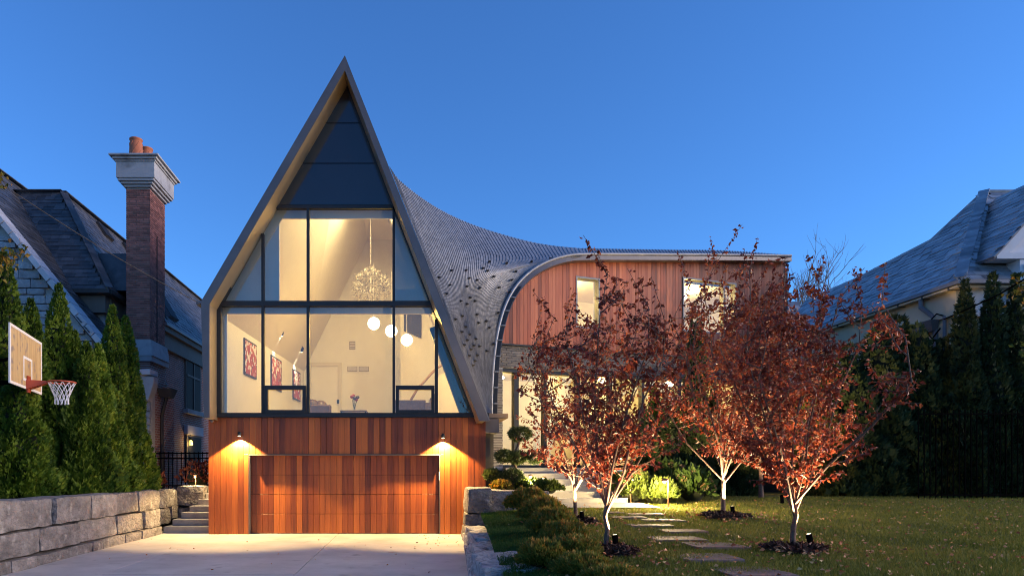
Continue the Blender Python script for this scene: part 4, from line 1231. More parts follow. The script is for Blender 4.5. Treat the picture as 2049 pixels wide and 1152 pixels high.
# eaves and cornice of the hipped part
build(MB().box(-17, -9.56, 21.88, 22.02, 7.32, 7.46).box(-9.66, -9.52, 22.02, 33, 7.32, 7.46), 'gutter', M['darktrim'], nl)
build(MB().box(-17, -9.8, 22.15, 22.5, 6.75, 7.32).box(-10.1, -9.75, 22.5, 33, 6.75, 7.32), 'cornice', M['taupetrim'], nl)
build(MB().box(-17, -9.54, 22.03, 33, 7.30, 7.335), 'soffit', M['darktrim'], nl)
build(MB().box(-17, -9.95, 22.45, 22.7, 1, 6.75), 'wall', M['caststone'], nl)
build(MB().box(-10.2, -9.95, 22.7, 34, 1, 7.3), 'wall', M['redwall'], nl)
w = build(MB().box(-11.7, -10.6, 22.36, 22.46, 4.6, 6.5), 'window', M['taupetrim'], nl)
build(MB().box(-11.58, -10.72, 22.33, 22.359, 4.7, 6.4), 'pane', M['darkpane'], w)
build(MB().box(-11.17, -11.13, 22.30, 22.329, 4.7, 6.4), 'glazing_bar', M['taupetrim'], w)
# cricket behind the chimney, skylights
build(MB().add([(-10.74, 23.6, 9.12), (-9.3, 23.6, 9.12), (-9.3, 22.7, 7.6), (-9.73, 22.75, 7.62), (-9.3, 24.6, 7.6), (-9.73, 24.6, 7.62)], [(0, 1, 2, 3), (0, 5, 4, 1), (1, 4, 2), (0, 3, 5)]), 'chimney_cricket', M['darkslate'], nl)
def on_rt(y, f): return V(-9.63 - 2.74 * f, y, 7.45 + 4.11 * f)
nrt = V(4.11, 0, 2.74).normalized()
for y in (26.6, 29.0):
    a, b = on_rt(y, 0.80), on_rt(y, 0.93); d = V(0, 0.7, 0)
    s = build(MB().hexa([a, a + d, b + d, b, a + nrt * .12, a + d + nrt * .12, b + d + nrt * .12, b + nrt * .12]), 'skylight', M['darktrim'], nl)
    build(MB().hexa([q + nrt * 0.125 for q in (a, a + d, b + d, b)] + [q + nrt * 0.135 for q in (a, a + d, b + d, b)]), 'pane', M['darkpane'], s)
nrr = V(3.77, 0, 2.5).normalized()
a, b = V(-8.75, 24.9, 7.2), V(-9.75, 25.3, 8.75); d = V(0, 0.9, 0)
s = build(MB().hexa([a, a + d, b + d, b, a + nrr * .14, a + d + nrr * .14, b + d + nrr * .14, b + nrr * .14]), 'skylight', M['gutter'], nl)
build(MB().hexa([q + nrr * 0.145 for q in (a, a + d, b + d, b)] + [q + nrr * 0.155 for q in (a, a + d, b + d, b)]), 'pane', M['darkpane'], s)
# rear brick wall along the side path, with cornice and two windows
build(MB().box(-9.05, -8.8, 24.02, 42, 0.9, 6.0), 'brick_wall', M['redwall'], nl)
build(MB().box(-9.0, -8.66, 24.02, 42, 6.0, 6.55).box(-9.0, -8.52, 24.03, 42, 6.55, 6.80), 'cornice', M['taupetrim'], nl)
build(MB().box(-8.60, -8.44, 24.0, 42, 6.74, 6.84), 'gutter', M['gutter'], nl)
def side_window(y0, y1, z0, z1, lit=False):
    w = build(MB().box(-8.83, -8.74, y0, y1, z0, z1), 'window', M['taupetrim'], nl)
    build(MB().box(-8.739, -8.73, y0 + .08, y1 - .08, z0 + .06, z1 - .06), 'pane', M['darkpane'], w)
    ym = (y0 + y1) / 2; zq = z0 + (z1 - z0) * 0.68
    build(MB().box(-8.729, -8.70, ym - .04, ym + .04, z0 + .06, z1 - .06).box(-8.727, -8.702, y0 + .08, ym - .04, zq - .04, zq + .04).box(-8.727, -8.702, ym + .04, y1 - .08, zq - .04, zq + .04), 'glazing_bar', M['taupetrim'], w)
    build(MB().box(-8.82, -8.6, y0 - .15, y1 + .15, z0 - .17, z0), 'sill', M['caststone'], w)
    return w
ya = lambda px, X=-8.8: -X * F / (CX - px)
side_window(ya(369), ya(399), 4.05, 6.05)
y0, y1 = ya(370), ya(399)
w = build(MB().box(-8.83, -8.72, y0, y1, 1.3, 3.05), 'window', M['taupetrim'], nl)
build(MB().box(-8.719, -8.71, y0 + .1, y1 - .1, 1.35, 2.98), 'pane', M['darkpane'], w)
build(MB().box(-8.84, -8.66, y0 - .1, y1 + .1, 3.06, 3.42), 'lintel', M['coping'], w)
p = V(-8.68, y0 + 0.35, 2.75)
t = thing('porch_lamp', 'small yellow lamp glowing at the low window of the brick neighbour', 'lamp', p)
build(MB().lathe(p, [(0.05, -0.12), (0.075, -0.1), (0.06, 0.06), (0.03, 0.1)], 10), 'lantern_glass', M['bulb'], t)
build(MB().lathe(p, [(0.085, 0.1), (0.02, 0.17)], 10), 'cap', M['iron'], t)
lamp('POINT', 'lantern_light', p + V(0.14, 0, -0.05), 10, (1.0, 0.62, 0.18), 0.05, parent=t)
# chimney
ch = build(MB().box(-9.29, -8.54, 22.62, 24.0, 5.9, 11.0), 'chimney', M['mortar'], nl)
mats = []
rc = random.Random(3)
z = 5.92; row = 0
while z < 10.93:
    x = -9.31 - (0.115 if row % 2 else 0)
    while x < -8.54:
        a, b = max(x, -9.31), min(x + 0.222, -8.52)
        if b - a > 0.04: mats.append(frame_mat(V((a + b) / 2, 22.622, z), V(b - a, 0, 0), V(0, 0, 0.058), V(0, -0.02 - rc.uniform(0, .005), 0)))
        x += 0.233
    y = 22.60 - (0.115 if row % 2 else 0)
    while y < 23.98:
        a, b = max(y, 22.60), min(y + 0.222, 24.0)
        if b - a > 0.04: mats.append(frame_mat(V(-8.542, (a + b) / 2, z), V(0, b - a, 0), V(0, 0, 0.058), V(0.02 + rc.uniform(0, .005), 0, 0)))
        y += 0.233
    z += 0.075; row += 1
pieces(mats, 'brick', unit_box('chimney_brick'), M['redbrick'], ch)
build(MB().box(-8.56, -8.512, 23.2, 23.27, 5.95, 9.6), 'relief_shade_strip', M['gap'], ch)  # dark strip stands for the shaded line of a relief step
cz0 = 10.98
capm = MB()
for (e, z0, z1) in ((0.06, 0, .08), (0.13, .08, .16), (0.20, .16, .24), (0.235, .24, .76), (0.27, .76, .82), (0.33, .82, .90), (0.41, .90, .96)):
    capm.box(-9.31 - e, -8.52 + e, 22.6 - e, 24.0 + e, cz0 + z0 + .001, cz0 + z1)
build(capm, 'chimney_cap', M['caststone'], nl, bevel=0.006)
for i, (x, y) in enumerate(((-9.12, 22.95), (-9.02, 23.62))):
    pr = [(0.20, 0.7), (0.205, 1.0), (0.215, 1.2), (0.20, 1.42), (0.185, 1.5), (0.215, 1.52), (0.215, 1.56), (0.16, 1.56)]
    pot = build(MB().lathe((x, y, cz0 + .2), pr, 22), 'chimney_pot', M['terracotta'], nl, smooth=True)
    sw = MB()
    for k in range(6):
        sw.tube([V(x + 0.205 * math.cos(k * 1.047 + q * 0.28), y + 0.205 * math.sin(k * 1.047 + q * 0.28), cz0 + 1.12 + q * 0.1) for q in range(6)], 0.016, 5)
    build(sw, 'spiral_rib', M['terracotta'], pot, smooth=True)
# shoulder and lower stack
build(MB().prism([(-9.4, 22.55, 5.95), (-8.48, 22.55, 5.95), (-8.36, 22.40, 5.40), (-9.4, 22.40, 5.40)], (0, 1.6, 0)).box(-9.4, -8.40, 22.42, 24.05, 5.22, 5.395), 'chimney_shoulder', M['caststone'], nl)
build(MB().box(-9.4, -8.5, 22.5, 24.0, 0.9, 5.22), 'chimney_base', M['redwall'], nl)
# stone gable in front, stones coursed under a pale coping
gab = build(MB().prism([(-17, 20.5, 0.9), (-7.68, 20.5, 0.9), (-7.68, 20.5, 4.5), (-8.35, 20.5, 4.5), (-9.07, 20.5, 5.25), (-14.65, 20.5, 12.1), (-17, 20.5, 9.2)], (0, 0.3, 0)), 'stone_gable', M['mortar'], nl)
def cop_z(x):
    pts = [(-14.65, 12.05), (-12.1, 8.95), (-9.07, 5.22), (-8.35, 4.5), (-7.65, 4.45)]
    for (a, za), (b, zb) in zip(pts[:-1], pts[1:]):
        if a <= x <= b: return za + (zb - za) * (x - a) / (b - a)
    return 4.0
rs2 = random.Random(21)
z = 1.0; k = 0
while z < 11:
    h = rs2.choice((0.16, 0.22, 0.28, 0.2))
    x = -13.2 + rs2.uniform(0, .3)
    while x < -7.72:
        wd = rs2.uniform(0.28, 0.75)
        x1 = min(x + wd, -7.68)
        lim = min(cop_z(max(x, -14)), cop_z(x1)) - 0.05
        scr = CX + F * ((x + x1) / 2) / 20.4
        if z + h < lim and scr > -25 and (z > 3.2 or scr > 250):
            k += 1
            build(rock_mesh(x + .008, x1 - .008, 20.40, 20.56, z + .008, z + h - .008, seed=300 + k, cuts=2, amp=0.012, round_=0.1), 'ashlar_stone', M['ashlar'], gab)
        elif z < lim and scr > -25 and z + h >= lim and x1 - x > 0.2 and (z > 3.2 or scr > 250):
            k += 1
            m_ = MB(); za_ = max(z + .02, min(z + h, cop_z(x) - .05)); zb_ = max(z + .02, min(z + h, cop_z(x1) - .05))
            m_.hexa([(x + .008, 20.40, z + .008), (x1 - .008, 20.40, z + .008), (x1 - .008, 20.49, z + .008), (x + .008, 20.49, z + .008), (x + .008, 20.40, za_), (x1 - .008, 20.40, zb_), (x1 - .008, 20.49, zb_), (x + .008, 20.49, za_)])
            build(m_, 'ashlar_stone', M['ashlar'], gab, bevel=0.006)
        x = x1
        if x1 >= -7.68: break
    z += h
cp = [V(-14.65, 0, 12.05), V(-12.1, 0, 8.95), V(-9.07, 0, 5.22), V(-8.35, 0, 4.52), V(-7.6, 0, 4.47)]
cc = Curve(cp)
for i in range(26):
    t0, t1 = i / 26 + 0.0012, (i + 1) / 26 - 0.0012
    a, b = cc(t0), cc(t1)
    nn = V(-(b - a).z, 0, (b - a).x).normalized()
    m_ = MB().hexa([a + V(0, 20.22, 0), b + V(0, 20.22, 0), b + V(0, 20.85, 0), a + V(0, 20.85, 0), a + nn * .17 + V(0, 20.22, 0), b + nn * .17 + V(0, 20.22, 0), b + nn * .17 + V(0, 20.85, 0), a + nn * .17 + V(0, 20.85, 0)])
    build(m_, 'coping_stone', M['coping'], nl, bevel=0.01)
build(MB().prism([V(-8.35, 20.3, 4.46), V(-7.55, 20.3, 4.42), V(-7.55, 20.3, 4.22), V(-7.63, 20.3, 3.95), V(-7.72, 20.3, 3.7), V(-8.35, 20.3, 3.7)], (0, 0.4, 0)), 'kneeler', M['caststone'], nl)
build(MB().box(-9.95, -7.68, 20.8, 22.5, 0.9, 4.3), 'brick_return', M['redwall'], nl)
hp = V(-7.62, 21.0, 4.0)
build(MB().hexa([hp + V(0, 0, -.12), hp + V(.3, 0, -.12), hp + V(.3, .4, -.12), hp + V(0, .4, -.12), hp + V(-.05, -.08, .15), hp + V(.4, -.08, .15), hp + V(.4, .48, .15), hp + V(-.05, .48, .15)]).tube([hp + V(.15, .2, -.1), hp + V(.05, .2, -.45), hp + V(-.02, .25, -.7), hp + V(-.02, .25, -3)], 0.06, 8), 'rainwater_head', M['darktrim'], nl)

# ================================================================ neighbour on the right
nr = thing('cream_neighbour_house', 'cream brick house with grey slate roof rising behind the dark conifers', 'house', (18, 22, 0.9))
e0, ap = V(16.2, 20, 7.2), V(19.87, 23.5, 11.19)
lp = [e0, ap, V(18.5, 24.07, 9.71), V(18.16, 27.65, 9.33), V(18.16, 31, 9.33), V(16.2, 31, 7.2)]
fp = [e0, V(26, 20, 7.2), V(26, 23.5, 11.19), ap]
roofr = build(MB().prism(lp, (0.06, 0, -.07)).prism(fp, (0, 0.07, -.07)).prism([ap, V(26, 23.5, 11.19), V(26, 26, 9.5), V(19.87, 26, 9.5)], (0, 0, -.07)), 'roof', M['gutter'], nr)
tl = tiles(lp, e0, V(16.2, 31, 7.2), 0.42, 0.21, seed=5, thick=0.032) + tiles(fp, e0, V(26, 20, 7.2), 0.40, 0.21, seed=6, thick=0.032)
# hip shingles
d = (ap - e0).normalized()
for side_, xx in ((0, V(0.25, -0.1, 0)), (1, V(-0.1, 0.25, 0))):
    pass
n_ = int((ap - e0).length / 0.2)
xh = d.cross(V(0, 0, 1)).normalized(); nh = xh.cross(d)
hips = [frame_mat(e0 + d * (i * 0.2) + nh * 0.075, xh * 0.30, d * 0.22, nh * 0.03) for i in range(n_)]
pieces(tl, 'slate', us, M['blueslate'], roofr)
build(MB().tube([ap, V(18.5, 24.07, 9.71), V(18.16, 27.65, 9.33), V(18.16, 31, 9.33)], 0.09, 6).tube([ap, V(26, 23.5, 11.19)], 0.09, 6), 'ridge_cap', M['blueslate'], roofr)
pieces(hips, 'hip_slate', unit_box('hip_slate'), M['blueslate'], roofr)
build(MB().box(16.06, 16.2, 19.9, 31, 7.08, 7.19).box(16.2, 17.85, 19.86, 20.0, 7.08, 7.19), 'gutter', M['gutter'], nr)
for i in range(9):
    y = 20.3 + i * 1.05
    build(MB().box(16.1, 16.45, y, y + 0.05, 6.98, 7.08), 'gutter_bracket', M['darktrim'], nr)
build(MB().box(16.35, 16.6, 20.35, 31, 6.25, 7.06).box(16.30, 16.35, 20.3, 31, 6.25, 6.36), 'frieze', M['creamtrim'], nr)
build(MB().box(16.6, 26, 20.3, 20.5, 6.25, 7.06).box(16.35, 26, 20.24, 20.3, 6.2, 6.3), 'frieze', M['trimwhite'], nr)
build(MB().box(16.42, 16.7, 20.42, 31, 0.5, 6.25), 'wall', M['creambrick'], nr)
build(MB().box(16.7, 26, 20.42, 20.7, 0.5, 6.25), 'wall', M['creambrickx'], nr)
def sp_(px, py, X=16.35):
    y = X * F / (px - CX)
    return at(px, py, y)
q = [sp_(1843, 592, 16.2), sp_(1843, 615, 16.2), sp_(1872, 637, 16.38), sp_(1872, 720, 16.38)]
build(MB().tube(q, 0.075, 8), 'downspout', M['gutter'], nr, smooth=False)
a = sp_(1868, 650, 16.36)
build(MB().hexa([a + V(-.12, -.1, -.2), a + V(.0, -.1, -.2), a + V(.0, .5, -.2), a + V(-.12, .5, -.2), a + V(-.28, -.25, .12), a + V(.0, -.25, .12), a + V(.0, .7, .12), a + V(-.28, .7, .12)]), 'rainwater_head', M['gutter'], nr)
a, b = sp_(1890, 668, 16.3), sp_(1890, 632, 16.3)
build(MB().tube([a + V(0, 0, -2), b], 0.05, 8), 'service_mast', M['gutter'], nr)
build(MB().tube([b, b + V(-.05, .25, .12), b + V(-.05, .45, 0), b + V(-.03, .65, -.4), b + V(-.03, .45, -.6), b + V(-.05, .1, -.35)], 0.022, 6), 'service_cable', M['iron'], nr)
w1 = at(2080, 540, 15)
wire = build(MB().tube([b + V(-.03, 0, -.1), b.lerp(w1, .33) + V(0, 0, -.12), b.lerp(w1, .66) + V(0, 0, -.12), w1], 0.018, 6), 'power_cable', M['iron'])
tag(wire, 'black cable running from the cream house wall across the conifers', 'cable')
# front dormer gable with white trim
dy = 20.05
build(MB().box(16.12, 26, 20.02, 31, 7.0, 7.06).box(16.75, 26, 20.6, 31, 6.2, 7.5), 'soffit', M['creamtrim'], nr)
g0, g1, g2 = V(17.42, dy, 8.0), V(19.6, dy, 10.42), V(21.8, dy, 8.0)
build(MB().prism([g0 + V(-.25, -.12, -.12), g1 + V(0, -.12, .16), g1 + V(0, -.12, -.1), g0 + V(.25, -.12, .03)], (0, 0.12, 0)).prism([g1 + V(0, -.12, .16), g2 + V(.25, -.12, -.12), g2 + V(-.25, -.12, .03), g1 + V(0, -.12, -.1)], (0, 0.12, 0)), 'dormer_rake', M['trimwhite'], nr)
build(MB().box(17.2, 22, dy - .14, dy + .3, 7.80, 7.99), 'dormer_sill', M['trimwhite'], nr)
build(MB().prism([g0, g1, g2], (0, 0.08, 0)), 'dormer_panel', M['trimwhite'], nr)
build(MB().prism([g0 + V(.9, -.005, 0), g0 + V(1.5, -.005, .52), g0 + V(2.6, -.005, .52), g0 + V(3.2, -.005, 0)], (0, -0.02, 0)), 'dormer_apron', M['gutter'], nr)
dl = [g0 + V(-.30, -.15, -.15), g0 + V(-.30, .7, -.15), g1 + V(0, 2.95, .2), g1 + V(0, -.15, .2)]
dr = build(MB().prism(dl, (0, 0, -.05)).prism([g1 + V(0, -.15, .2), g1 + V(0, 2.95, .2), g2 + V(.30, .7, -.15), g2 + V(.30, -.15, -.15)], (0, 0, -.05)), 'dormer_roof', M['gutter'], nr)
pieces(tiles(dl, dl[0], dl[1], 0.4, 0.2, seed=8), 'slate', unit_box('dormer_slate'), M['blueslate'], dr)
build(MB().box(17.9, 21.4, 19.95, 20.4, 5.2, 7.79), 'bay', M['trimwhite'], nr)
w = build(MB().box(18.0, 19.4, 19.90, 19.949, 5.6, 7.65), 'window', M['trimwhite'], nr)
for i in range(2):
    build(MB().box(18.07 + .66 * i, 18.67 + .66 * i, 19.88, 19.899, 5.7, 7.6), 'pane', M['darkpane'], w)
# rear wing of that house
b0, b1 = V(13.4, 31.2, 6.6), V(18.2, 31.2, 6.6)
rl = [V(14.2, 31, 6.3), V(19.2, 31, 6.3), V(19.2, 33.5, 9.9), V(16.2, 33.5, 9.9)]
ro = build(MB().prism(rl, (0, .08, -.06)), 'rear_roof', M['gutter'], nr)
pieces(tiles(rl, rl[0], rl[1], 0.5, 0.24, seed=9), 'slate', unit_box('rear_slate'), M['blueslate'], ro)
build(MB().box(14.3, 19, 31.3, 33, 0.5, 6.3), 'rear_wall', M['creambrickx'], nr)

# ================================================================ basketball hoop
bh_ = thing('basketball_hoop', 'basketball hoop with weathered wooden backboard and white net in front of the cedars', 'basketball hoop', (-8.4, 12.6, 1.0))
BA, BB = V(-7.12, 12.2, 0), V(-7.62, 14.2, 0)
bd = (BB - BA).normalized(); bn = V(bd.y, -bd.x, 0)
def bslab(u0, u1, z0, z1, d0, d1):
    p, q = BA.lerp(BB, u0), BA.lerp(BB, u1)
    return [p + bn * d0 + V(0, 0, z0), q + bn * d0 + V(0, 0, z0), q + bn * d1 + V(0, 0, z0), p + bn * d1 + V(0, 0, z0), p + bn * d0 + V(0, 0, z1), q + bn * d0 + V(0, 0, z1), q + bn * d1 + V(0, 0, z1), p + bn * d1 + V(0, 0, z1)]
zb_, zt_ = 3.20, 4.28
bb = build(MB().hexa(bslab(0, 1, zb_, zt_, -0.012, -0.004)), 'backboard', M['gutter'], bh_)
for i in range(5):
    build(MB().hexa(bslab(0.03 + .188 * i + .0012, 0.03 + .188 * (i + 1) - .0012, zb_ + .04, zt_ - .04, -0.003, 0.014)), 'board', M['board'], bb)
def ring_rect(u0, u1, z0, z1, wu, wz_, d0, d1):
    return MB().hexa(bslab(u0, u1, z1 - wz_, z1, d0, d1)).hexa(bslab(u0, u1, z0, z0 + wz_, d0, d1)).hexa(bslab(u0, u0 + wu, z0 + wz_, z1 - wz_, d0, d1)).hexa(bslab(u1 - wu, u1, z0 + wz_, z1 - wz_, d0, d1))
build(ring_rect(0, 1, zb_, zt_, .028, .05, -.0125, .020), 'border', M['paint'], bb)
build(ring_rect(.385, .665, zb_ + .15, zb_ + .62, .028, .05, .0145, .019), 'target_square', M['paint'], bb)
bc = BA.lerp(BB, 0.52)
RZ = 3.36
rc_ = bc + bn * 0.62 + V(0, 0, RZ)
build(MB().tube([rc_ + V(0.25 * math.cos(t * math.pi / 14), 0.25 * math.sin(t * math.pi / 14), 0) for t in range(29)], 0.016, 8), 'rim', M['rimred'], bh_, smooth=True)
q = bc + V(0, 0, RZ)
build(MB().hexa([q + bd * -.12 + bn * .02 + V(0, 0, -.16), q + bd * .12 + bn * .02 + V(0, 0, -.16), q + bd * .07 + bn * .40 + V(0, 0, -.02), q + bd * -.07 + bn * .40 + V(0, 0, -.02), q + bd * -.12 + bn * .02 + V(0, 0, .02), q + bd * .12 + bn * .02 + V(0, 0, .02), q + bd * .07 + bn * .40 + V(0, 0, .012), q + bd * -.07 + bn * .40 + V(0, 0, .012)]).hexa([q + bd * -.08 + bn * .02 + V(0, 0, -.22), q + bd * .08 + bn * .02 + V(0, 0, -.22), q + bd * .08 + bn * .05 + V(0, 0, -.22), q + bd * -.08 + bn * .05 + V(0, 0, -.22), q + bd * -.08 + bn * .02 + V(0, 0, .1), q + bd * .08 + bn * .02 + V(0, 0, .1), q + bd * .08 + bn * .05 + V(0, 0, .1), q + bd * -.08 + bn * .05 + V(0, 0, .1)]), 'rim_bracket', M['rimred'], bh_)
net = MB()
def npnt(a, f):
    r = 0.245 - 0.12 * min(1, f * 1.5)
    return rc_ + V(r * math.cos(a), r * math.sin(a), -0.42 * f - 0.01)
for k in range(12):
    for s in (-1, 1):
        net.tube([npnt(2 * math.pi * (k + s * 2.2 * f) / 12, f) for f in (0, .14, .28, .43, .57, .71, .86, 1)], 0.0075, 5)
build(net, 'net', M['net'], bh_)
pl = V(-8.55, 12.5, 0)
build(MB().tube([pl + V(0, 0, 1.0), pl + V(0, 0, 3.5)], 0.06, 10), 'pole', M['iron'], bh_)
build(MB().bar(pl + V(0, 0, 3.2), bc + bn * -.02 + V(0, 0, 3.35), 0.06, 0.08).bar(pl + V(0, 0, 3.45), bc + bn * -.02 + V(0, 0, 3.85), 0.05, 0.06), 'arm', M['iron'], bh_)

# ================================================================ iron fences
def iron_fence(name, label, x0, x1, y, z0, z1, step, cat='fence', rails=(0.12, 0.92), spear=True):
    t = thing(name, label, cat, ((x0 + x1) / 2, y, z0))
    h = z1 - z0
    for r_ in rails:
        build(MB().box(x0, x1, y - .015, y + .015, z0 + h * r_ - .018, z0 + h * r_ + .018), 'rail', M['iron'], t)
    n = int((x1 - x0) / step)
    me = MB().box(-.011, .011, -.011 - .0, .011, 0, h)
    if spear: me.lathe((0, 0, h), [(.008, 0), (.024, .04), (.002, .12)], 6)
    me = me.mesh('picket'); me.materials.append(M['iron'])
    for i in range(n + 1):
        o = bpy.data.objects.new('picket', me)
        link(o, t, Matrix.Translation((x0 + i * step, y, z0)))
    return t
iron_fence('iron_gate', 'black wrought iron gate beside the brick house above the side steps', -7.65, -5.2, 20.75, 1.08, 2.2, 0.13, 'gate', (0.08, 0.82, 0.96), False)
iron_fence('iron_fence', 'black iron picket fence running before the dark conifers', 14.0, 18.4, 18.7, 0.84, 3.3, 0.16, 'fence', (0.05, 0.95), False)

# ================================================================ foliage makers (numpy)
def unit(a):
    return a / np.maximum(np.linalg.norm(a, axis=1, keepdims=True), 1e-9)

def leaves_mesh(name, p, d, L, Wd, mat, rs_, fold=0.25, rnd=None):
    """folded pointed leaves: p base, d direction, L length, Wd half width"""
    n = len(p)
    d = unit(d)
    s = unit(np.cross(d, rs_.normal(size=(n, 3))))
    u = np.cross(s, d)
    L = L[:, None]; Wd = Wd[:, None]
    b = p
    t = p + d * L - u * L * 0.12
    m1 = p + d * L * 0.45 + s * Wd + u * Wd * fold
    m2 = p + d * L * 0.45 - s * Wd + u * Wd * fold
    v = np.stack([b, m1, t, m2], 1).reshape(-1, 3)
    i = np.arange(n)[:, None] * 4
    f = np.concatenate([i + np.array([[0, 2, 1]]), i + np.array([[0, 3, 2]])], 1).reshape(-1, 3)
    r = rs_.rand(n) if rnd is None else rnd
    return np_mesh(name, v, f, mat, np.repeat(r, 2))

def blades_mesh(name, p, d, L, Wd, mat, rs_, rnd=None, droop=0.0):
    """narrow triangles (grass blades, needles)"""
    n = len(p); d = unit(d)
    s = unit(np.cross(d, rs_.normal(size=(n, 3)))) * Wd[:, None]
    v = np.stack([p - s, p + s, p + d * L[:, None]], 1).reshape(-1, 3)
    f = np.arange(n * 3).reshape(-1, 3)
    return np_mesh(name, v, f, mat, rs_.rand(n) if rnd is None else rnd)

def sprays_mesh(name, p, d, L, Wd, mat, rs_, k=3, rnd=None):
    """flat fans of k narrow rhombs: conifer sprays"""
    n = len(p); d = unit(d)
    s = unit(np.cross(d, rs_.normal(size=(n, 3))))
    vs_, rr = [], []
    r0 = rs_.rand(n) if rnd is None else rnd
    for j in range(k):
        a = (j - (k - 1) / 2) * 0.55
        dj = d * math.cos(a) + s * math.sin(a)
        sj = s * math.cos(a) - d * math.sin(a)
        l = (L * (1.0 if j == k // 2 else 0.72))[:, None]; w = Wd[:, None]
        vs_.append(np.stack([p, p + dj * l * .55 + sj * w, p + dj * l, p + dj * l * .55 - sj * w], 1))
        rr.append(r0)
    v = np.concatenate(vs_, 0).reshape(-1, 3)
    f = np.arange(len(v)).reshape(-1, 4)
    return np_mesh(name, v, f, mat, np.concatenate(rr))

def put(me, name, parent=None):
    return link(bpy.data.objects.new(name, me), parent)

# ---------------------------------------------------------------- conifers
def conifer(name, label, base, H, Rr, n, seed, mat, group, power=0.75, spray=0.17, lump=0.3, cat='conifer', top=1.0, lean=0):
    rs_ = np.random.RandomState(seed)
    t = thing(name, label, cat, base, group)
    bx, by, bz = base
    build(MB().tube([(bx, by, bz - 0.1), (bx, by, bz + H * 0.9)], [0.07, 0.015], 7), 'trunk', M['bark'], t)
    def prof(h):
        return Rr * np.minimum(1.0, (h + 0.05) * 6 + 0.55) * np.power(np.clip(1 - h, 0, 1), power)
    ph = rs_.rand(6) * 6.28
    def lumpf(h, a):
        return 1 + lump * (np.sin(3 * a + ph[0] + 7 * h) * .5 + np.sin(5 * a - 11 * h + ph[1]) * .35 + np.sin(17 * h + 2 * a + ph[2]) * .4)
    # dark inside
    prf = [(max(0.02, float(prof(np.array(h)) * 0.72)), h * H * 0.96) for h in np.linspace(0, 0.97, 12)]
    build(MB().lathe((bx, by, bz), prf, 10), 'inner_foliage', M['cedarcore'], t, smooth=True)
    h = 1 - np.sqrt(1 - rs_.rand(n) * 0.995) if top else rs_.rand(n)
    h = np.where(rs_.rand(n) < 0.25, rs_.rand(n), h)
    a = rs_.rand(n) * 2 * np.pi
    rad = prof(h) * lumpf(h, a) * (0.72 + 0.30 * np.sqrt(rs_.rand(n)))
    p = np.stack([bx + rad * np.cos(a) + lean * h * H, by + rad * np.sin(a), bz + h * H * 0.99], 1)
    out = np.stack([np.cos(a), np.sin(a), np.zeros(n)], 1)
    d = out * (0.45 + 0.35 * rs_.rand(n))[:, None] + np.array([0, 0, 1.0]) * (0.55 + 0.5 * rs_.rand(n))[:, None] + rs_.normal(size=(n, 3)) * 0.22
    L = spray * (0.6 + 0.7 * rs_.rand(n)) * (1 - 0.35 * h)
    cl = np.array([noise.noise((a_ * 3.2, b_ * 3.2, c_ * 2.4)) for a_, b_, c_ in p])
    put(sprays_mesh('foliage', p, d, L, L * 0.16, mat, rs_, rnd=np.clip(0.5 + 0.55 * (rs_.rand(n) - .5) + 0.75 * cl, 0, 1)), 'foliage', t)
    return t

def up_x(px, X):     # depth at which the line x = X shows at column px
    return X * F / (px - CX)
ced = [(8, 505, -8.6, .72, 'leftmost cedar at the picture edge behind the backboard'), (62, 600, -8.35, .58, 'cedar directly behind the basketball backboard'), (118, 570, -8.0, .62, 'tall cedar just past the backboard with a single pointed tip'), (150, 665, -7.7, .55, 'shorter cedar between the backboard and the group of twin tips'), (173, 686, -7.25, .55, 'short cedar, first of the two low tips over the wall'), (196, 690, -7.25, .55, 'short cedar, second of the two low tips over the wall'), (225, 612, -7.35, .60, 'tall cedar, taller of the two last in the row'), (251, 634, -7.30, .62, 'last cedar of the row, nearest the iron gate')]
for i, (px, tipy, X, r, lab) in enumerate(ced):
    y = up_x(px, X)
    tip = CZ + (CY - tipy) * y / F
    conifer('cedar_tree', lab, (X, y, 1.04), tip - 1.04 + 0.05, r * 1.15, 13000, 40 + i, M['cedarleaf'], 'cedars along the retaining wall', cat='cedar tree', power=0.72, spray=0.12)
for i, (x, y, h) in enumerate([(-8.0, 11.9, 2.3), (-7.9, 13.9, 2.6), (-7.2, 16.4, 2.7)]):
    conifer('cedar_tree', ['low cedar filling the row below the backboard', 'low cedar filling the row below the hoop net', 'low cedar filling the row before the last tall pair'][i], (x, y, 1.04), h, 0.66, 9000, 60 + i, M['cedarleaf'], 'cedars along the retaining wall', cat='cedar tree', power=0.5, spray=0.115)

# dark conifers along the far lawn edge
hd = [(1640, 720, 20.6, .9), (1700, 690, 20.4, .95), (1758, 655, 20.3, .85), (1795, 628, 20.6, .8), (1832, 648, 20.2, .75), (1868, 680, 20.2, .95), (1905, 668, 20.0, .9), (1948, 690, 20.1, .95), (1990, 700, 20.2, 1.0), (2035, 690, 20.0, 1.0)]
labs = ['dark conifer behind the large copper tree trunk side', 'dark conifer behind the outer crown of the large copper tree', 'dark conifer under the gutter of the cream house, before the pointed one', 'dark pointed conifer below the slate roof eave', 'narrow dark conifer just before the downspout', 'dark conifer below the downspout head', 'dark bushy conifer below the cable loop', 'dark bushy conifer before the first tall spire', 'dark bushy conifer between the two last spires', 'dark bushy conifer at the picture edge by the iron fence']
for i, (px, ty, y, r) in enumerate(hd):
    x = (px - CX) * y / F
    tip = CZ + (CY - ty) * y / F
    conifer('dark_conifer', labs[i], (x, y, 0.85), tip - 0.85, r, 4600, 80 + i, M['hedgeleaf'] if i % 3 else M['hedgewarm'], 'dark conifers along the lawn', power=0.42, spray=0.24, lump=0.3)
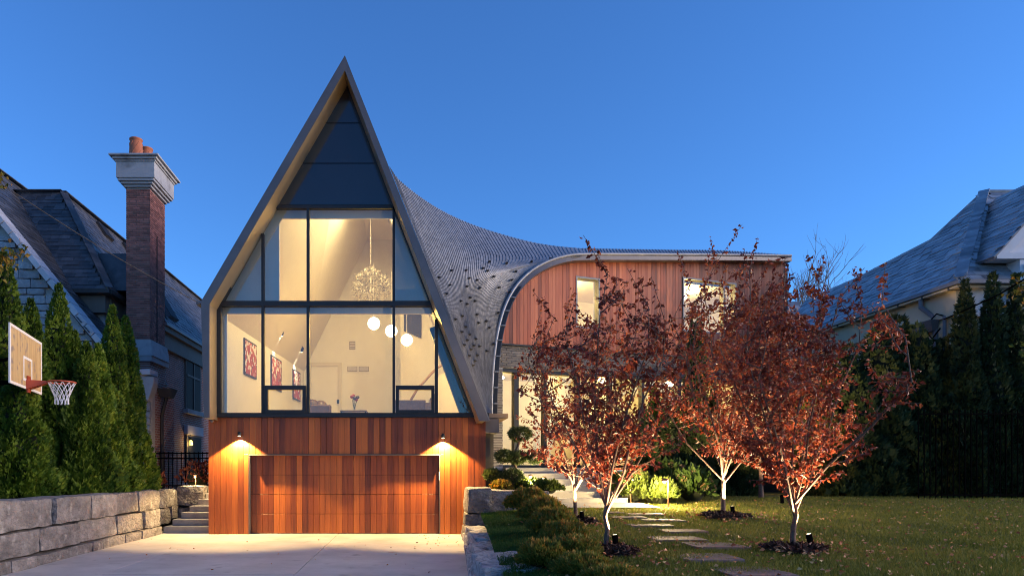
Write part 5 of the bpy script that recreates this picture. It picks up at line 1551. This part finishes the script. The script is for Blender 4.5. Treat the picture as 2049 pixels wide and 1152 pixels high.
for i, (px, ty, y, r) in enumerate([(1932, 556, 19.5, .52), (1986, 541, 19.5, .55), (2034, 545, 19.4, .55)]):
    x = (px - CX) * y / F
    tip = CZ + (CY - ty) * y / F
    conifer('spire_conifer', ['first tall spire conifer against the cream house corner', 'second tall spire conifer, below the white gable trim', 'third tall spire conifer at the picture edge'][i], (x, y, 0.85), tip - 0.85, r, 5200, 110 + i, M['hedgeleaf'], 'spire conifers', power=0.62, spray=0.2)
# columns before the hall glazing
cols2 = [(1296, 820, 19.0, .34), (1330, 795, 19.4, .34), (1362, 800, 19.7, .36), (1395, 790, 20.0, .36), (1430, 780, 20.3, .38), (1480, 770, 20.2, .45), (1310, 770, 20.6, .3)]
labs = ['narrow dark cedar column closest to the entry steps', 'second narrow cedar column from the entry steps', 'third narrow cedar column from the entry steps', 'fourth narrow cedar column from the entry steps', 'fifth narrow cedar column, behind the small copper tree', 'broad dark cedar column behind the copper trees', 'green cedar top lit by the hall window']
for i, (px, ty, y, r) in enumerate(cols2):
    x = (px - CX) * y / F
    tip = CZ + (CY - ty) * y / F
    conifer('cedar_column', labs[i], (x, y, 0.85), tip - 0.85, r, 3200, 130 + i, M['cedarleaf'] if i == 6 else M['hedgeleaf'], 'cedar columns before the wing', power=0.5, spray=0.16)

# ---------------------------------------------------------------- copper-leaved trees
def tree(name, label, base, H, Rc, seed, nleaf, group, zc=None, fork=0.22, leafL=0.085, limbs=8, trunk_r=0.045, mat='redleaf', skew=(0, 0), low=0.25, bark='bark', cat='tree', shoots=11):
    rnd_ = random.Random(seed); rs_ = np.random.RandomState(seed)
    B = Vector(base)
    t = thing(name, label, cat, base, group)
    top = B + V(skew[0], skew[1], H)
    def env(z):      # crown radius at relative height
        h = (z - B.z) / H
        if h < low: return 0.05
        q = (h - low) / (1 - low)
        return Rc * (math.sin(math.pi * min(1, q ** 0.72)) ** 0.75) + 0.04
    wood = MB()
    fz_ = H * fork
    trunk = MB()
    tp = [B + V(rnd_.uniform(-.02, .02), rnd_.uniform(-.02, .02), fz_ * k / 4) for k in range(5)]
    tp[0] = B + V(0, 0, -0.06)
    trunk.tube([B + V(0, 0, -0.06), B + V(0, 0, 0.03)] + tp[1:], [trunk_r * 1.25, trunk_r * .95] + [trunk_r * (.85 - 0.07 * k) for k in range(1, 5)], 9)
    build(trunk, 'trunk', M[bark], t, smooth=True)
    twigs = []
    def limb(p, d, length, r, depth):
        n = 5
        pts = [p]; c = p.copy(); dd = d.normalized()
        for k in range(n):
            dd = (dd + V(rnd_.uniform(-.16, .16), rnd_.uniform(-.16, .16), rnd_.uniform(-.02, .13))).normalized()
            c = c + dd * (length / n)
            ax = B + (top - B) * max(0, min(1, (c.z - B.z) / H))
            off = Vector((c.x - ax.x, c.y - ax.y, 0)); lim = env(c.z)
            if off.length > lim:
                c = c - off.normalized() * (off.length - lim) * 0.75
            if c.z > top.z: c.z = top.z - rnd_.uniform(0, .15)
            pts.append(c.copy())
        wood.tube(pts, [max(0.0035, r * (1 - 0.75 * k / n)) for k in range(n + 1)], 5 if r < .012 else 7, cap=False)
        return pts
    mains = []
    for i in range(limbs):
        a = 2 * math.pi * (i + rnd_.uniform(-.3, .3)) / limbs * 1.0 + seed
        st = B + V(0, 0, fz_ * rnd_.uniform(0.72, 1.02)) if i else tp[-1]
        el = rnd_.uniform(0.75, 1.25) if i % 3 else rnd_.uniform(1.15, 1.45)
        d = V(math.cos(a) * math.cos(el), math.sin(a) * math.cos(el), math.sin(el))
        ln_ = (H - fz_) * rnd_.uniform(0.72, 1.02) / max(.75, math.sin(el)) * (0.86 if i % 3 else 1.0)
        m = limb(st, d, ln_, trunk_r * rnd_.uniform(0.30, 0.42), 1)
        mains.append(m)
    for m in mains:
        for k in range(9):
            f = 0.12 + 0.86 * k / 9 + rnd_.uniform(-.04, .04)
            i = min(4, int(f * 5)); p = m[i].lerp(m[i + 1], min(1, max(0, f * 5 - i)))
            a = rnd_.uniform(0, 6.28); el = rnd_.uniform(0.1, 0.9)
            d = V(math.cos(a) * math.cos(el), math.sin(a) * math.cos(el), math.sin(el))
            b = limb(p, d, H * rnd_.uniform(0.14, 0.25) * (1.1 - .4 * f), 0.010, 2)
            twigs.append((b, 1))
            for q in range(4):
                f2 = rnd_.uniform(0.25, 0.95); i2 = min(4, int(f2 * 5)); p2 = b[i2].lerp(b[i2 + 1], f2 * 5 - i2)
                a = rnd_.uniform(0, 6.28); el = rnd_.uniform(-.2, .8)
                d = V(math.cos(a) * math.cos(el), math.sin(a) * math.cos(el), math.sin(el))
                tw = limb(p2, d, H * rnd_.uniform(0.05, 0.11), 0.005, 3)
                twigs.append((tw, 2))
        twigs.append((m[2:], 0.8))
    # upright shoots over the crown
    for s in range(shoots):
        m = mains[s % len(mains)]
        e = m[-1]
        d = V(rnd_.uniform(-.7, .7), rnd_.uniform(-.5, .5), 1).normalized()
        l_ = H * rnd_.uniform(.07, .17)
        pts = [e, e + d * l_ * .5, e + d * l_]
        wood.tube(pts, [.006, .004, .003], 5, cap=False)
        twigs.append((pts, 2.6))
    build(wood, 'branches', M[bark], t, smooth=True)
    wts = np.array([w * sum((b - a).length for a, b in zip(tw[:-1], tw[1:])) for tw, w in twigs]); wts /= wts.sum()
    idx = rs_.choice(len(twigs), nleaf, p=wts)
    P = np.zeros((nleaf, 3)); D = np.zeros((nleaf, 3))
    for n_, j in enumerate(idx):
        tw = twigs[j][0]; f = rnd_.random() * (len(tw) - 1) * 0.999; i = int(f)
        p = tw[i].lerp(tw[i + 1], f - i); P[n_] = p; D[n_] = (tw[i + 1] - tw[i])
    D = unit(D)
    D = D * 0.35 + rs_.normal(size=D.shape) * 0.55 + np.array([0, 0, -0.55])
    P += rs_.normal(size=P.shape) * 0.02
    L = leafL * (0.6 + 0.7 * rs_.rand(nleaf))
    # colour goes by branch as well as by leaf
    br = rs_.rand(len(twigs))[idx]
    rn = np.clip(0.35 * br + 0.65 * rs_.rand(nleaf), 0, 1)
    put(leaves_mesh('crown', P, D, L, L * 0.30, M[mat], rs_, fold=0.5, rnd=rn), 'crown', t)
    return t

def lz(x, y): return lawn_h(x, y)
def tbase(px, py):
    x, y = lawn_at(px, py)
    return (x, y, lz(x, y))
g = 'copper-leaved young trees on the lawn'
T = []
T.append(tree('copper_tree', 'copper-leaved tree nearest the stepping stones, its trunk in a mulch ring by the shrubs', tbase(1214, 1104), 3.9, 1.2, 3, 4300, g, limbs=9, fork=0.17, leafL=0.074, trunk_r=0.046, low=0.14))
T.append(tree('copper_tree', 'largest copper-leaved tree standing alone in the open lawn with its own mulch ring', tbase(1589, 1102), 4.0, 1.52, 8, 7800, g, limbs=10, fork=0.17, leafL=0.068, trunk_r=0.05, low=0.15, skew=(0.12, 0)))
T.append(tree('copper_tree', 'copper-leaved tree standing mid-lawn past the stepping stones, next to the hydrangeas', tbase(1447, 1034), 5.85, 1.3, 14, 5800, g, limbs=9, fork=0.16, leafL=0.084, trunk_r=0.06, low=0.16, skew=(0.55, 0)))
T.append(tree('copper_tree', 'small copper-leaved tree close to the entry pad, partly hidden by the front one', tbase(1150, 1042), 4.5, 1.25, 23, 3600, g, limbs=8, fork=0.16, leafL=0.084, trunk_r=0.05, low=0.14))
T.append(tree('copper_tree', 'copper-leaved tree farthest back by the hedge, its pale trunk half hidden', tbase(1523, 996), 6.4, 2.1, 31, 6500, g, limbs=9, fork=0.16, leafL=0.12, trunk_r=0.08, low=0.18, skew=(1.2, 0)))

# bare tree far behind the wing
def bare_tree(label, base, H, seed):
    rnd_ = random.Random(seed)
    t = thing('bare_tree', label, 'tree', base)
    B = Vector(base)
    build(MB().tube([B, B + V(0, 0, H * .55)], [.25, .14], 8), 'trunk', M['bark'], t)
    w = MB()
    def br(p, d, l, r, dep):
        pts = [p]; c = p.copy()
        for k in range(4):
            d = (d + V(rnd_.uniform(-.2, .2), rnd_.uniform(-.2, .2), rnd_.uniform(-.05, .2))).normalized()
            c = c + d * l / 4; pts.append(c.copy())
        w.tube(pts, [r, r * .85, r * .7, r * .55, r * .4], 4, cap=False)
        if dep < 4:
            for k in range(5 if dep < 3 else 4):
                q = pts[rnd_.randint(1, 4)]
                br(q, (d + V(rnd_.uniform(-.9, .9), rnd_.uniform(-.9, .9), rnd_.uniform(-.2, .6))).normalized(), l * rnd_.uniform(.45, .7), r * .5, dep + 1)
    for i in range(6):
        a = i * 1.05 + rnd_.uniform(-.3, .3)
        br(B + V(0, 0, H * rnd_.uniform(.35, .55)), V(math.cos(a) * .6, math.sin(a) * .6, 1).normalized(), H * .3, .09, 1)
    build(w, 'branches', M['greybark'], t)
M['greybark'] = pm('grey_bark', (0.16, 0.145, 0.14), (0.24, 0.22, 0.21), rough=0.9)
bare_tree('leafless tree rising behind the cedar-clad wing roof', (23.0, 41, 0), 14.6, 4)
bare_tree('second leafless tree behind the cream house rear roof', (22.6, 36, 0), 10.4, 9)

# tips of trees that stand outside the picture
def side_branch(label, pts, n, seed, mat, L=0.09, spread=0.25):
    rs_ = np.random.RandomState(seed)
    base = (pts[0].x, pts[0].y, 0)
    t = thing('overhanging_branch', label, 'branch', pts[0])
    build(MB().tube(pts, [0.02, 0.012, 0.006][:len(pts)] + [0.005] * max(0, len(pts) - 3), 6), 'stem', M['bark'], t)
    c = Curve(pts)
    P = np.array([tuple(c(0.25 + .75 * rs_.rand())) for _ in range(n)]) + rs_.normal(size=(n, 3)) * spread
    D = rs_.normal(size=(n, 3)) * .6 + np.array([0, 0, -.7])
    l = L * (0.6 + .7 * rs_.rand(n))
    put(leaves_mesh('leaves', P, D, l, l * .38, M[mat], rs_, fold=.4), 'leaves', t)
side_branch('branch of yellow-green leaves reaching in over the stone gable', [at(-60, 560, 12.0), at(0, 520, 12.0), at(42, 503, 12.0)], 130, 3, 'yellowleaf', 0.09, 0.10)
side_branch('branch of orange and green leaves at the picture edge by the white gable', [at(2110, 520, 14), at(2075, 560, 14), at(2042, 588, 14)], 150, 5, 'yellowleaf', 0.10, 0.14)
side_branch('green leafy branch at the picture edge over the dark conifers', [at(2110, 660, 14), at(2075, 690, 14), at(2046, 700, 14)], 90, 6, 'greenleaf', 0.10, 0.12)
side_branch('dark leafy twig at the upper roof corner of the brick house', [at(-60, 330, 16), at(-15, 345, 16), at(12, 368, 16)], 80, 7, 'yellowleaf', 0.10, 0.11)

# ---------------------------------------------------------------- shrubs
def shrub(name, label, c, r, h, n, seed, mat, L, group=None, kind='leaf', cat='shrub', up=0.5):
    rs_ = np.random.RandomState(seed)
    t = thing(name, label, cat, c, group)
    c = np.array(c)
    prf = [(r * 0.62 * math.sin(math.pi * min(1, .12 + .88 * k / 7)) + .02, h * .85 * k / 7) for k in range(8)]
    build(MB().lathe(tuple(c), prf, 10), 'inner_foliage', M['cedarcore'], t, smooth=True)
    a = rs_.rand(n) * 6.283; q = np.arccos(1 - rs_.rand(n) * 1.15)
    k = (0.72 + .34 * rs_.rand(n)) * (1 + .16 * np.sin(4 * a + seed) * np.sin(3 * q))
    dirv = np.stack([np.sin(q) * np.cos(a), np.sin(q) * np.sin(a), np.cos(q)], 1)
    P = c + dirv * np.array([r, r, h * .62]) * k[:, None] + np.array([0, 0, h * .36])
    P[:, 2] = np.maximum(P[:, 2], c[2] - 0.02)
    D = dirv * .7 + np.array([0, 0, up]) + rs_.normal(size=(n, 3)) * .35
    l = L * (.6 + .8 * rs_.rand(n))
    if kind == 'leaf': me = leaves_mesh('foliage', P, D, l, l * .33, M[mat], rs_, fold=.3, rnd=np.clip(rs_.rand(n) * .75 + .3 * (P[:, 2] - c[2]) / h, 0, 1))
    else: me = sprays_mesh('foliage', P, D, l, l * .12, M[mat], rs_, rnd=np.clip(rs_.rand(n) * .7 + .35 * (P[:, 2] - c[2]) / h, 0, 1))
    put(me, 'foliage', t)
    return t
low = [(1058, 1040, .46, .56, 15.1), (1086, 1062, .42, .50, 13.2), (1106, 1090, .38, .44, 11.6), (1130, 1112, .35, .38, 10.2), (1150, 1140, .32, .32, 9.1), (1085, 1150, .28, .34, 8.8), (1168, 1165, .32, .24, 8.2), (1225, 1175, .30, .16, 7.7)]
labs = ['yellow-orange low shrub against the planter wall, farthest of its row', 'second low autumn shrub of the row from the planter wall', 'third low autumn shrub of the row from the planter wall', 'fourth low autumn shrub of the row, level with the mulch ring', 'fifth low autumn shrub of the row, towards the lower picture edge', 'small green-brown shrub by the rough end stone of the garden wall', 'low autumn shrub cut by the lower picture edge beside the wall shrubs', 'low autumn shrub at the lower picture edge below the mulch ring']
for i, (px, py, r, h, y) in enumerate(low):
    x = (px - CX) * y / F
    shrub('autumn_shrub', labs[i], (x, y, lz(x, y) - .02), r, h, 3600, 200 + i, 'shrubleaf', 0.075, 'low shrubs along the garden wall', 'spray', up=.7)
# planted bed: cloud-pruned pine, low shrubs
c0 = V(2.62, 17.3, 1.08)
tp_ = thing('topiary_pine', 'cloud-pruned pine with round pads of needles on a pale twisted trunk', 'topiary', c0)
stem = [c0, c0 + V(.04, 0, .2), c0 + V(.16, .02, .5), c0 + V(.06, .05, .85), c0 + V(.22, .05, 1.25), c0 + V(.24, .05, 1.55)]
build(MB().tube(stem, [.05, .045, .04, .035, .03, .02], 8), 'trunk', M['bark'], tp_, smooth=True)
br_ = MB()
pads = []
for (px, py, r) in ((1041, 868, .30), (1036, 915, .24), (1010, 912, .24), (1068, 915, .22), (1026, 951, .26), (985, 949, .22)):
    p = at(px, py, 17.3 + (.12 if px % 2 else -.08)); pads.append((p, r))
    s = min(stem, key=lambda q: (q - p).length + (0 if q.z < p.z else .5))
    br_.tube([s, s.lerp(p, .5) + V(0, 0, .05), p], [.026, .02, .014], 6)
build(br_, 'branches', M['bark'], tp_, smooth=True)
for i, (p, r) in enumerate(pads):
    rs_ = np.random.RandomState(400 + i); n = 900
    a = rs_.rand(n) * 6.283; q = np.arccos(1 - 2 * rs_.rand(n))
    dv = np.stack([np.sin(q) * np.cos(a), np.sin(q) * np.sin(a), np.cos(q)], 1)
    P = np.array(p) + dv * np.array([r, r, r * .62]) * (.55 + .4 * rs_.rand(n))[:, None]
    D = dv + np.array([0, 0, .5]) + rs_.normal(size=(n, 3)) * .3
    l = .09 * (.6 + .7 * rs_.rand(n))
    pd = put(sprays_mesh('needle_pad', P, D, l, l * .09, M['pineleaf'], rs_, k=3), 'needle_pad', tp_)
for i, (px, py, y, r, h, m_, lab) in enumerate(((1003, 968, 17.0, .26, .30, 'yellowleaf', 'yellowing low shrub on the planter beside the corner block'), (1075, 972, 17.1, .32, .34, 'greenleaf', 'bright low shrub on the planter lit by the ground lamp'), (1098, 985, 16.95, .3, .3, 'greenleaf', 'green low shrub at the planter end beside the entry steps'), (1040, 965, 17.6, .35, .35, 'greenleaf', 'green low shrub under the cloud-pruned pine'))):
    x = (px - CX) * y / F
    shrub('planter_shrub', lab, (x, y, 1.06), r, h, 700, 230 + i, m_, .08, 'shrubs on the planter', 'leaf')
# beds by the path lamps
for i, (px, py, r, h, m_, lab) in enumerate(((1275, 1008, .48, .75, 'greenleaf', 'feathery green shrub behind the first path lamp by the steps'), (1320, 1010, .46, .62, 'greenleaf', 'feathery yellow-green shrub glowing under the second path lamp'), (1240, 990, .4, .6, 'greenleaf', 'green shrub at the end of the lowest entry step'))):
    x, y = lawn_at(px, py)
    shrub('feathery_shrub', lab, (x, y + .25, lz(x, y)), r, h, 2600, 240 + i, m_, .12, 'feathery shrubs by the path lamps', 'spray', up=.9)
for i, (px, py, r, h, lab) in enumerate(((1352, 1000, .5, .95, 'hydrangea with faded blooms just behind the second path lamp'), (1395, 1006, .48, .8, 'hydrangea with faded blooms beside the mid-lawn copper tree'), (1300, 985, .55, 1.1, 'tall hydrangea with faded blooms against the cedar columns'))):
    x, y = lawn_at(px, py); y += .3
    c = (x, y, lz(x, y))
    t = shrub('hydrangea', lab, c, r, h, 520, 260 + i, 'bigleaf', .19, 'hydrangeas by the path lamps', 'leaf', cat='hydrangea')
    rs_ = np.random.RandomState(270 + i)
    for k in range(6):
        a = rs_.uniform(-3.0, 0.4); e = rs_.uniform(.15, 1.2)
        bc_ = np.array(c) + np.array([r * math.cos(a) * math.cos(e) * 1.02, r * math.sin(a) * math.cos(e) * 1.02, h * .36 + h * .64 * math.sin(e)])
        n = 90
        dv = unit(rs_.normal(size=(n, 3)))
        put(leaves_mesh('bloom', bc_ + dv * .075, dv + rs_.normal(size=(n, 3)) * .5, np.full(n, .045), np.full(n, .02), M['bloom'], rs_), 'bloom', t)
# shrubs at the side gate
for i, (x, y, r, h, m_, lab) in enumerate(((-6.3, 20.5, .5, .85, 'redberry', 'red-leaved shrub in front of the iron gate'), (-7.25, 19.2, .4, .6, 'redberry', 'small red-leaved shrub at the foot of the last cedar'), (-5.55, 21.6, .55, 1.0, 'bigleaf', 'dark green shrub behind the gate beside the garage'))):
    shrub('gate_shrub', lab, (x, y, 1.05), r, h, 420, 280 + i, m_, .10, None, 'leaf')
# green growth beside the tree: yellow-lit sprig and dark climber behind the copper trees
x, y = lawn_at(1432, 1000)
conifer('cedar_column', 'dark green cedar spire rising between the copper trees', (x, 19.6, .85), 5.4, .42, 3000, 300, M['hedgeleaf'], 'cedar columns before the wing', power=.5, spray=.17)

# ---------------------------------------------------------------- grass, leaves, mulch
rs_ = np.random.RandomState(77)
n = 230000
yy = 5.6 + (19.4 - 5.6) * rs_.rand(n) ** 1.7
xl = np.maximum((990 - CX) * yy / F, 0.92 + (yy - 8.6) * 0.0687 + 0.66)
xr = (2075 - CX) * yy / F
xx = xl + (xr - xl) * rs_.rand(n)
keep = ~((yy > 15.95) & (xx < 5.85))
xx, yy = xx[keep], yy[keep]
zz_ = np.array([lawn_h(a, b) for a, b in zip(xx, yy)])
P = np.stack([xx, yy, zz_ - .004], 1)
n = len(P)
D = np.stack([rs_.normal(size=n) * .5, rs_.normal(size=n) * .5, np.ones(n)], 1)
patch = np.array([noise.noise((a * .9, b * .9, 3.0)) for a, b in zip(xx, yy)])
L = (.045 + .035 * rs_.rand(n)) * (1 + .25 * patch)
o = put(blades_mesh('lawn_grass', P, D, L, .0035 + .0022 * rs_.rand(n) + yy * .00018, M['grass'], rs_, rnd=np.clip(rs_.rand(n) * .8 + .25 * patch + .05, 0, 1)), 'lawn_grass')
tag(o, kind='stuff')
# lush strip between the wall stones and the shrubs
n = 26000
yy = 7.5 + 8.2 * rs_.rand(n); xx = 0.92 + (yy - 8.6) * .0687 + .28 + rs_.rand(n) * 1.0
P = np.stack([xx, yy, np.array([lawn_h(a, b) for a, b in zip(xx, yy)])], 1)
D = np.stack([rs_.normal(size=n) * .4, rs_.normal(size=n) * .4, np.ones(n)], 1)
o = put(blades_mesh('verge_grass', P, D, .05 + .04 * rs_.rand(n), np.full(n, .005), M['grass_edge'], rs_), 'verge_grass'); tag(o, kind='stuff')
# fallen leaves
n = 1100
yy = 6 + 12 * rs_.rand(n) ** 1.2; xl = (1090 - CX) * yy / F; xr = (2060 - CX) * yy / F
xx = xl + (xr - xl) * rs_.rand(n)
P = np.stack([xx, yy, np.array([lawn_h(a, b) for a, b in zip(xx, yy)]) + .05 + .015 * rs_.rand(n)], 1)
D = np.stack([rs_.normal(size=n), rs_.normal(size=n), rs_.normal(size=n) * .25], 1)
l = .035 + .035 * rs_.rand(n)
o = put(leaves_mesh('fallen_leaves', P, D, l, l * .36, M['fallen'], rs_, fold=.6), 'fallen_leaves'); tag(o, kind='stuff')
n = 60
P = np.stack([-6.2 + 7.4 * rs_.rand(n), 10.6 + 6.8 * rs_.rand(n), np.full(n, .012)], 1)
P[30:, 0] = 0.1 + 1.1 * rs_.rand(30); P[30:, 1] = 14 + 3.2 * rs_.rand(30)
D = np.stack([rs_.normal(size=n), rs_.normal(size=n), rs_.normal(size=n) * .1], 1)
l = .03 + .04 * rs_.rand(n)
o = put(leaves_mesh('driveway_leaves', P, D, l, l * .3, M['fallen'], rs_, fold=.5), 'driveway_leaves'); tag(o, kind='stuff')
# leaf litter under the crowns
for i, (px, py, r) in enumerate(((1214, 1108, .9), (1590, 1104, 1.2), (1449, 1036, 1.0), (1146, 1046, .8))):
    x, y = lawn_at(px, py); n = 130
    a = rs_.rand(n) * 6.283; q = r * np.abs(rs_.normal(size=n)) * .7
    P = np.stack([x + q * np.cos(a), y + q * np.sin(a), np.zeros(n)], 1)
    P[:, 2] = np.array([lawn_h(u_, w_) for u_, w_ in P[:, :2]]) + .055 + .02 * rs_.rand(n)
    D = np.stack([rs_.normal(size=n), rs_.normal(size=n), rs_.normal(size=n) * .3], 1)
    l = .05 + .035 * rs_.rand(n)
    o = put(leaves_mesh('leaf_litter', P, D, l, l * .34, M['fallen'], rs_, fold=.6), 'leaf_litter'); tag(o, kind='stuff')
# mulch rings
for i, (px, py, r) in enumerate(((1214, 1108, .36), (1590, 1104, .34), (1449, 1036, .38), (1146, 1046, .32))):
    x, y = lawn_at(px, py); n = 1100
    a = rs_.rand(n) * 6.283; q = r * np.sqrt(rs_.rand(n)) * (1 + .12 * np.sin(3 * a + i))
    P = np.stack([x + q * np.cos(a) * 1.25, y + q * np.sin(a), np.zeros(n)], 1)
    P[:, 2] = np.array([lawn_h(u_, w_) for u_, w_ in P[:, :2]]) + .05 + .05 * (1 - q / r) + .02 * rs_.rand(n)
    D = np.stack([rs_.normal(size=n), rs_.normal(size=n), rs_.normal(size=n) * .4], 1)
    l = .06 + .06 * rs_.rand(n)
    o = put(leaves_mesh('mulch', P, D, l, l * .2, M['mulch'], rs_, fold=.3), 'mulch'); tag(o, kind='stuff')
    zc_ = lawn_h(x, y)
    mm = build(MB().lathe((x, y, zc_ - .03), [(r * 1.05, 0), (r * .95, .07), (r * .5, .10), (.02, .115)], 18), 'mulch_bed', M['soil'], smooth=True)
    tag(mm, kind='structure')

# ---------------------------------------------------------------- garden lamps
def uplight(px, py, aim, power, lab, h=.16, spot=88, dy=0.0):
    x, y = lawn_at(px, py); y += dy - .22
    z = lz(x, y) + .03
    t = thing('tree_uplight', lab, 'garden light', (x, y, z), 'uplights at the tree feet')
    p = V(x, y, z)
    d = (Vector(aim) - p).normalized()
    top = p + V(0, 0, .06) + d * h
    build(MB().tube([p + V(0, 0, .02), top], .042, 12), 'housing', M['iron'], t)
    build(MB().tube([p + V(0, 0, -.05), p + V(0, 0, .05)], .012, 6), 'stake', M['iron'], t)
    build(MB().tube([top + d * .001, top + d * .005], .026, 12), 'lens', M['uplens'], t)
    lamp('SPOT', 'uplight_beam', top + d * .02, power, (1.0, 0.70, 0.36), .03, aim, spot, .6, t)
def up_aim(i, k=.55):
    o_ = T[i]; b = WM[o_.name].translation
    return b
b = up_aim(0); uplight(1224, 1100, b + V(0, .05, 1.1), 520, 'black uplight at the foot of the copper tree nearest the stepping stones')
b = up_aim(1); uplight(1606, 1097, b + V(.0, .05, 1.1), 560, 'black uplight at the foot of the largest copper tree')
b = up_aim(2); uplight(1457, 1034, b + V(.05, .05, 1.4), 760, 'black uplight at the foot of the mid-lawn copper tree')
b = up_aim(3); uplight(1160, 1045, b + V(.0, .05, 1.2), 520, 'black uplight at the foot of the small tree by the entry pad')
b = up_aim(4); uplight(1535, 1003, b + V(.4, .2, 3.0), 650, 'uplight at the foot of the copper tree by the hedge', dy=-.5)
# front uplights that wash the crowns from the lawn
def path_lamp(px, py, top_py, power, lab, arm=-.09):
    x, y = lawn_at(px, py); z = lz(x, y)
    zt_ = CZ + (CY - top_py) * y / F
    t = thing('path_lamp', lab, 'path lamp', (x, y, z), 'path lamps by the entry')
    build(MB().tube([(x, y, z - .05), (x, y, zt_)], .016, 8), 'post', M['copper_lamp'], t)
    build(MB().bar((x, y, zt_), (x + arm * 1.3, y, zt_), .035, .03), 'arm', M['copper_lamp'], t)
    build(MB().lathe((x + arm, y, zt_ - .03), [(.07, -.01), (.075, .02), (.03, .05)], 14), 'hood', M['copper_lamp'], t)
    build(MB().lathe((x + arm, y, zt_ - .06), [(.012, -.03), (.034, -.015), (.042, .01), (.034, .03)], 12), 'bulb', M['lens'], t, smooth=True)
    lamp('POINT', 'lamp_light', (x + arm, y - .02, zt_ - .14), power, (1.0, 0.74, 0.34), .04, parent=t)
path_lamp(1337, 1015, 958, 380, 'bronze path lamp on a post in front of the glowing shrub')
path_lamp(1262, 1008, 957, 330, 'bronze path lamp on a post at the end of the entry steps')
for px, py, lab in ((1062, 953, 'step lamp on the entry steps nearer the cloud-pruned pine'), (1088, 957, 'step lamp on the entry steps farther from the cloud-pruned pine')):
    p = at(px, py, 17.55)
    t = thing('step_lamp', lab, 'step lamp', p, 'lamps on the entry steps')
    build(MB().tube([p + V(.05, 0, .02), p + V(.05, 0, -.55)], .013, 8), 'post', M['copper_lamp'], t)
    build(MB().lathe(p, [(.065, .02), (.07, .04), (.02, .06)], 12), 'hood', M['copper_lamp'], t)
    build(MB().ball(p + V(0, 0, -.01), .035, 10, 7), 'bulb', M['lens'], t, smooth=True)
    lamp('POINT', 'lamp_light', p + V(0, -.03, -.07), 40, (1.0, 0.74, 0.36), .04, parent=t)
p = at(1068, 996, 16.95); p.z = 1.16
t = thing('bed_uplight', 'small uplight in the planter shining on the pine', 'garden light', p)
build(MB().tube([p + V(0, 0, -.1), p + V(-.02, 0, .03)], .035, 10), 'housing', M['iron'], t)
build(MB().tube([p + V(-.02, 0, .031), p + V(-.021, 0, .036)], .03, 10), 'lens', M['lens'], t)
lamp('SPOT', 'uplight_beam', p + V(-.02, 0, .06), 320, (1.0, 0.76, 0.38), .03, V(2.8, 17.4, 2.6), 100, .6, t)
p = V(-6.02, 19.3, 1.25)
t = thing('gate_lamp', 'small lamp lighting the rounded stone below the iron gate', 'garden light', p)
build(MB().tube([p + V(0, .12, -.08), p + V(0, .12, .25)], .012, 7), 'post', M['copper_lamp'], t)
build(MB().lathe(p + V(0, .06, .22), [(.05, 0), (.055, .03), (.015, .06)], 12), 'hood', M['copper_lamp'], t)
build(MB().ball(p + V(0, .06, .20), .026, 10, 7), 'bulb', M['lens'], t, smooth=True)
lamp('POINT', 'lamp_light', p + V(0.02, -.02, .12), 26, (1.0, 0.72, 0.34), .03, parent=t)
p = V(-5.35, 19.0, 1.9)
t = thing('step_wall_light', 'lamp on the garage side wall shining on the side steps', 'wall light', p)
build(MB().box(-5.23, -5.12, 18.95, 19.05, 1.85, 1.98), 'housing', M['black'], t)
build(MB().box(-5.225, -5.14, 18.96, 19.04, 1.843, 1.849), 'lens', M['lens'], t)
lamp('SPOT', 'step_beam', V(-5.26, 19.0, 1.80), 90, (1.0, 0.74, 0.36), .03, V(-5.6, 18.9, .2), 120, .5, t)
# overhead cable before the brick house
a, b = at(-40, 340, 13.5), at(404, 609, 16.8)
cb_ = build(MB().tube([a.lerp(b, k / 8) + V(0, 0, -.10 * math.sin(math.pi * k / 8)) for k in range(9)], .009, 6), 'overhead_cable', M['cable'])
tag(cb_, 'thin overhead cable slanting from the picture edge to the gable eave', 'cable')

# pale paper-leaf chandelier in the upper part of the gable room
p = at(742, 572, 23.0)
t = thing('paper_chandelier', 'pale leafy paper chandelier hanging high behind the upper window pane', 'chandelier', p)
build(MB().tube([p + V(0, 0, .3), p + V(0, 0, 3.2)], .008, 6), 'cord', M['paint'], t)
build(MB().tube([p + V(0, 0, -.2), p + V(0, 0, .32)], .02, 8), 'stem', M['paint'], t)
rs_ = np.random.RandomState(900); n = 620
a = rs_.rand(n) * 6.283; q = np.arccos(1 - 1.7 * rs_.rand(n))
dv = np.stack([np.sin(q) * np.cos(a), np.sin(q) * np.sin(a), np.cos(q)], 1)
P = np.array(p) + dv * np.array([.60, .60, .55]) * (.7 + .32 * rs_.rand(n))[:, None] * (1 + .15 * np.sin(3 * a))[:, None]
l = .09 + .06 * rs_.rand(n)
put(leaves_mesh('paper_leaves', P, dv + rs_.normal(size=(n, 3)) * .6, l, l * .28, M['paperleaf'], rs_), 'paper_leaves', t)
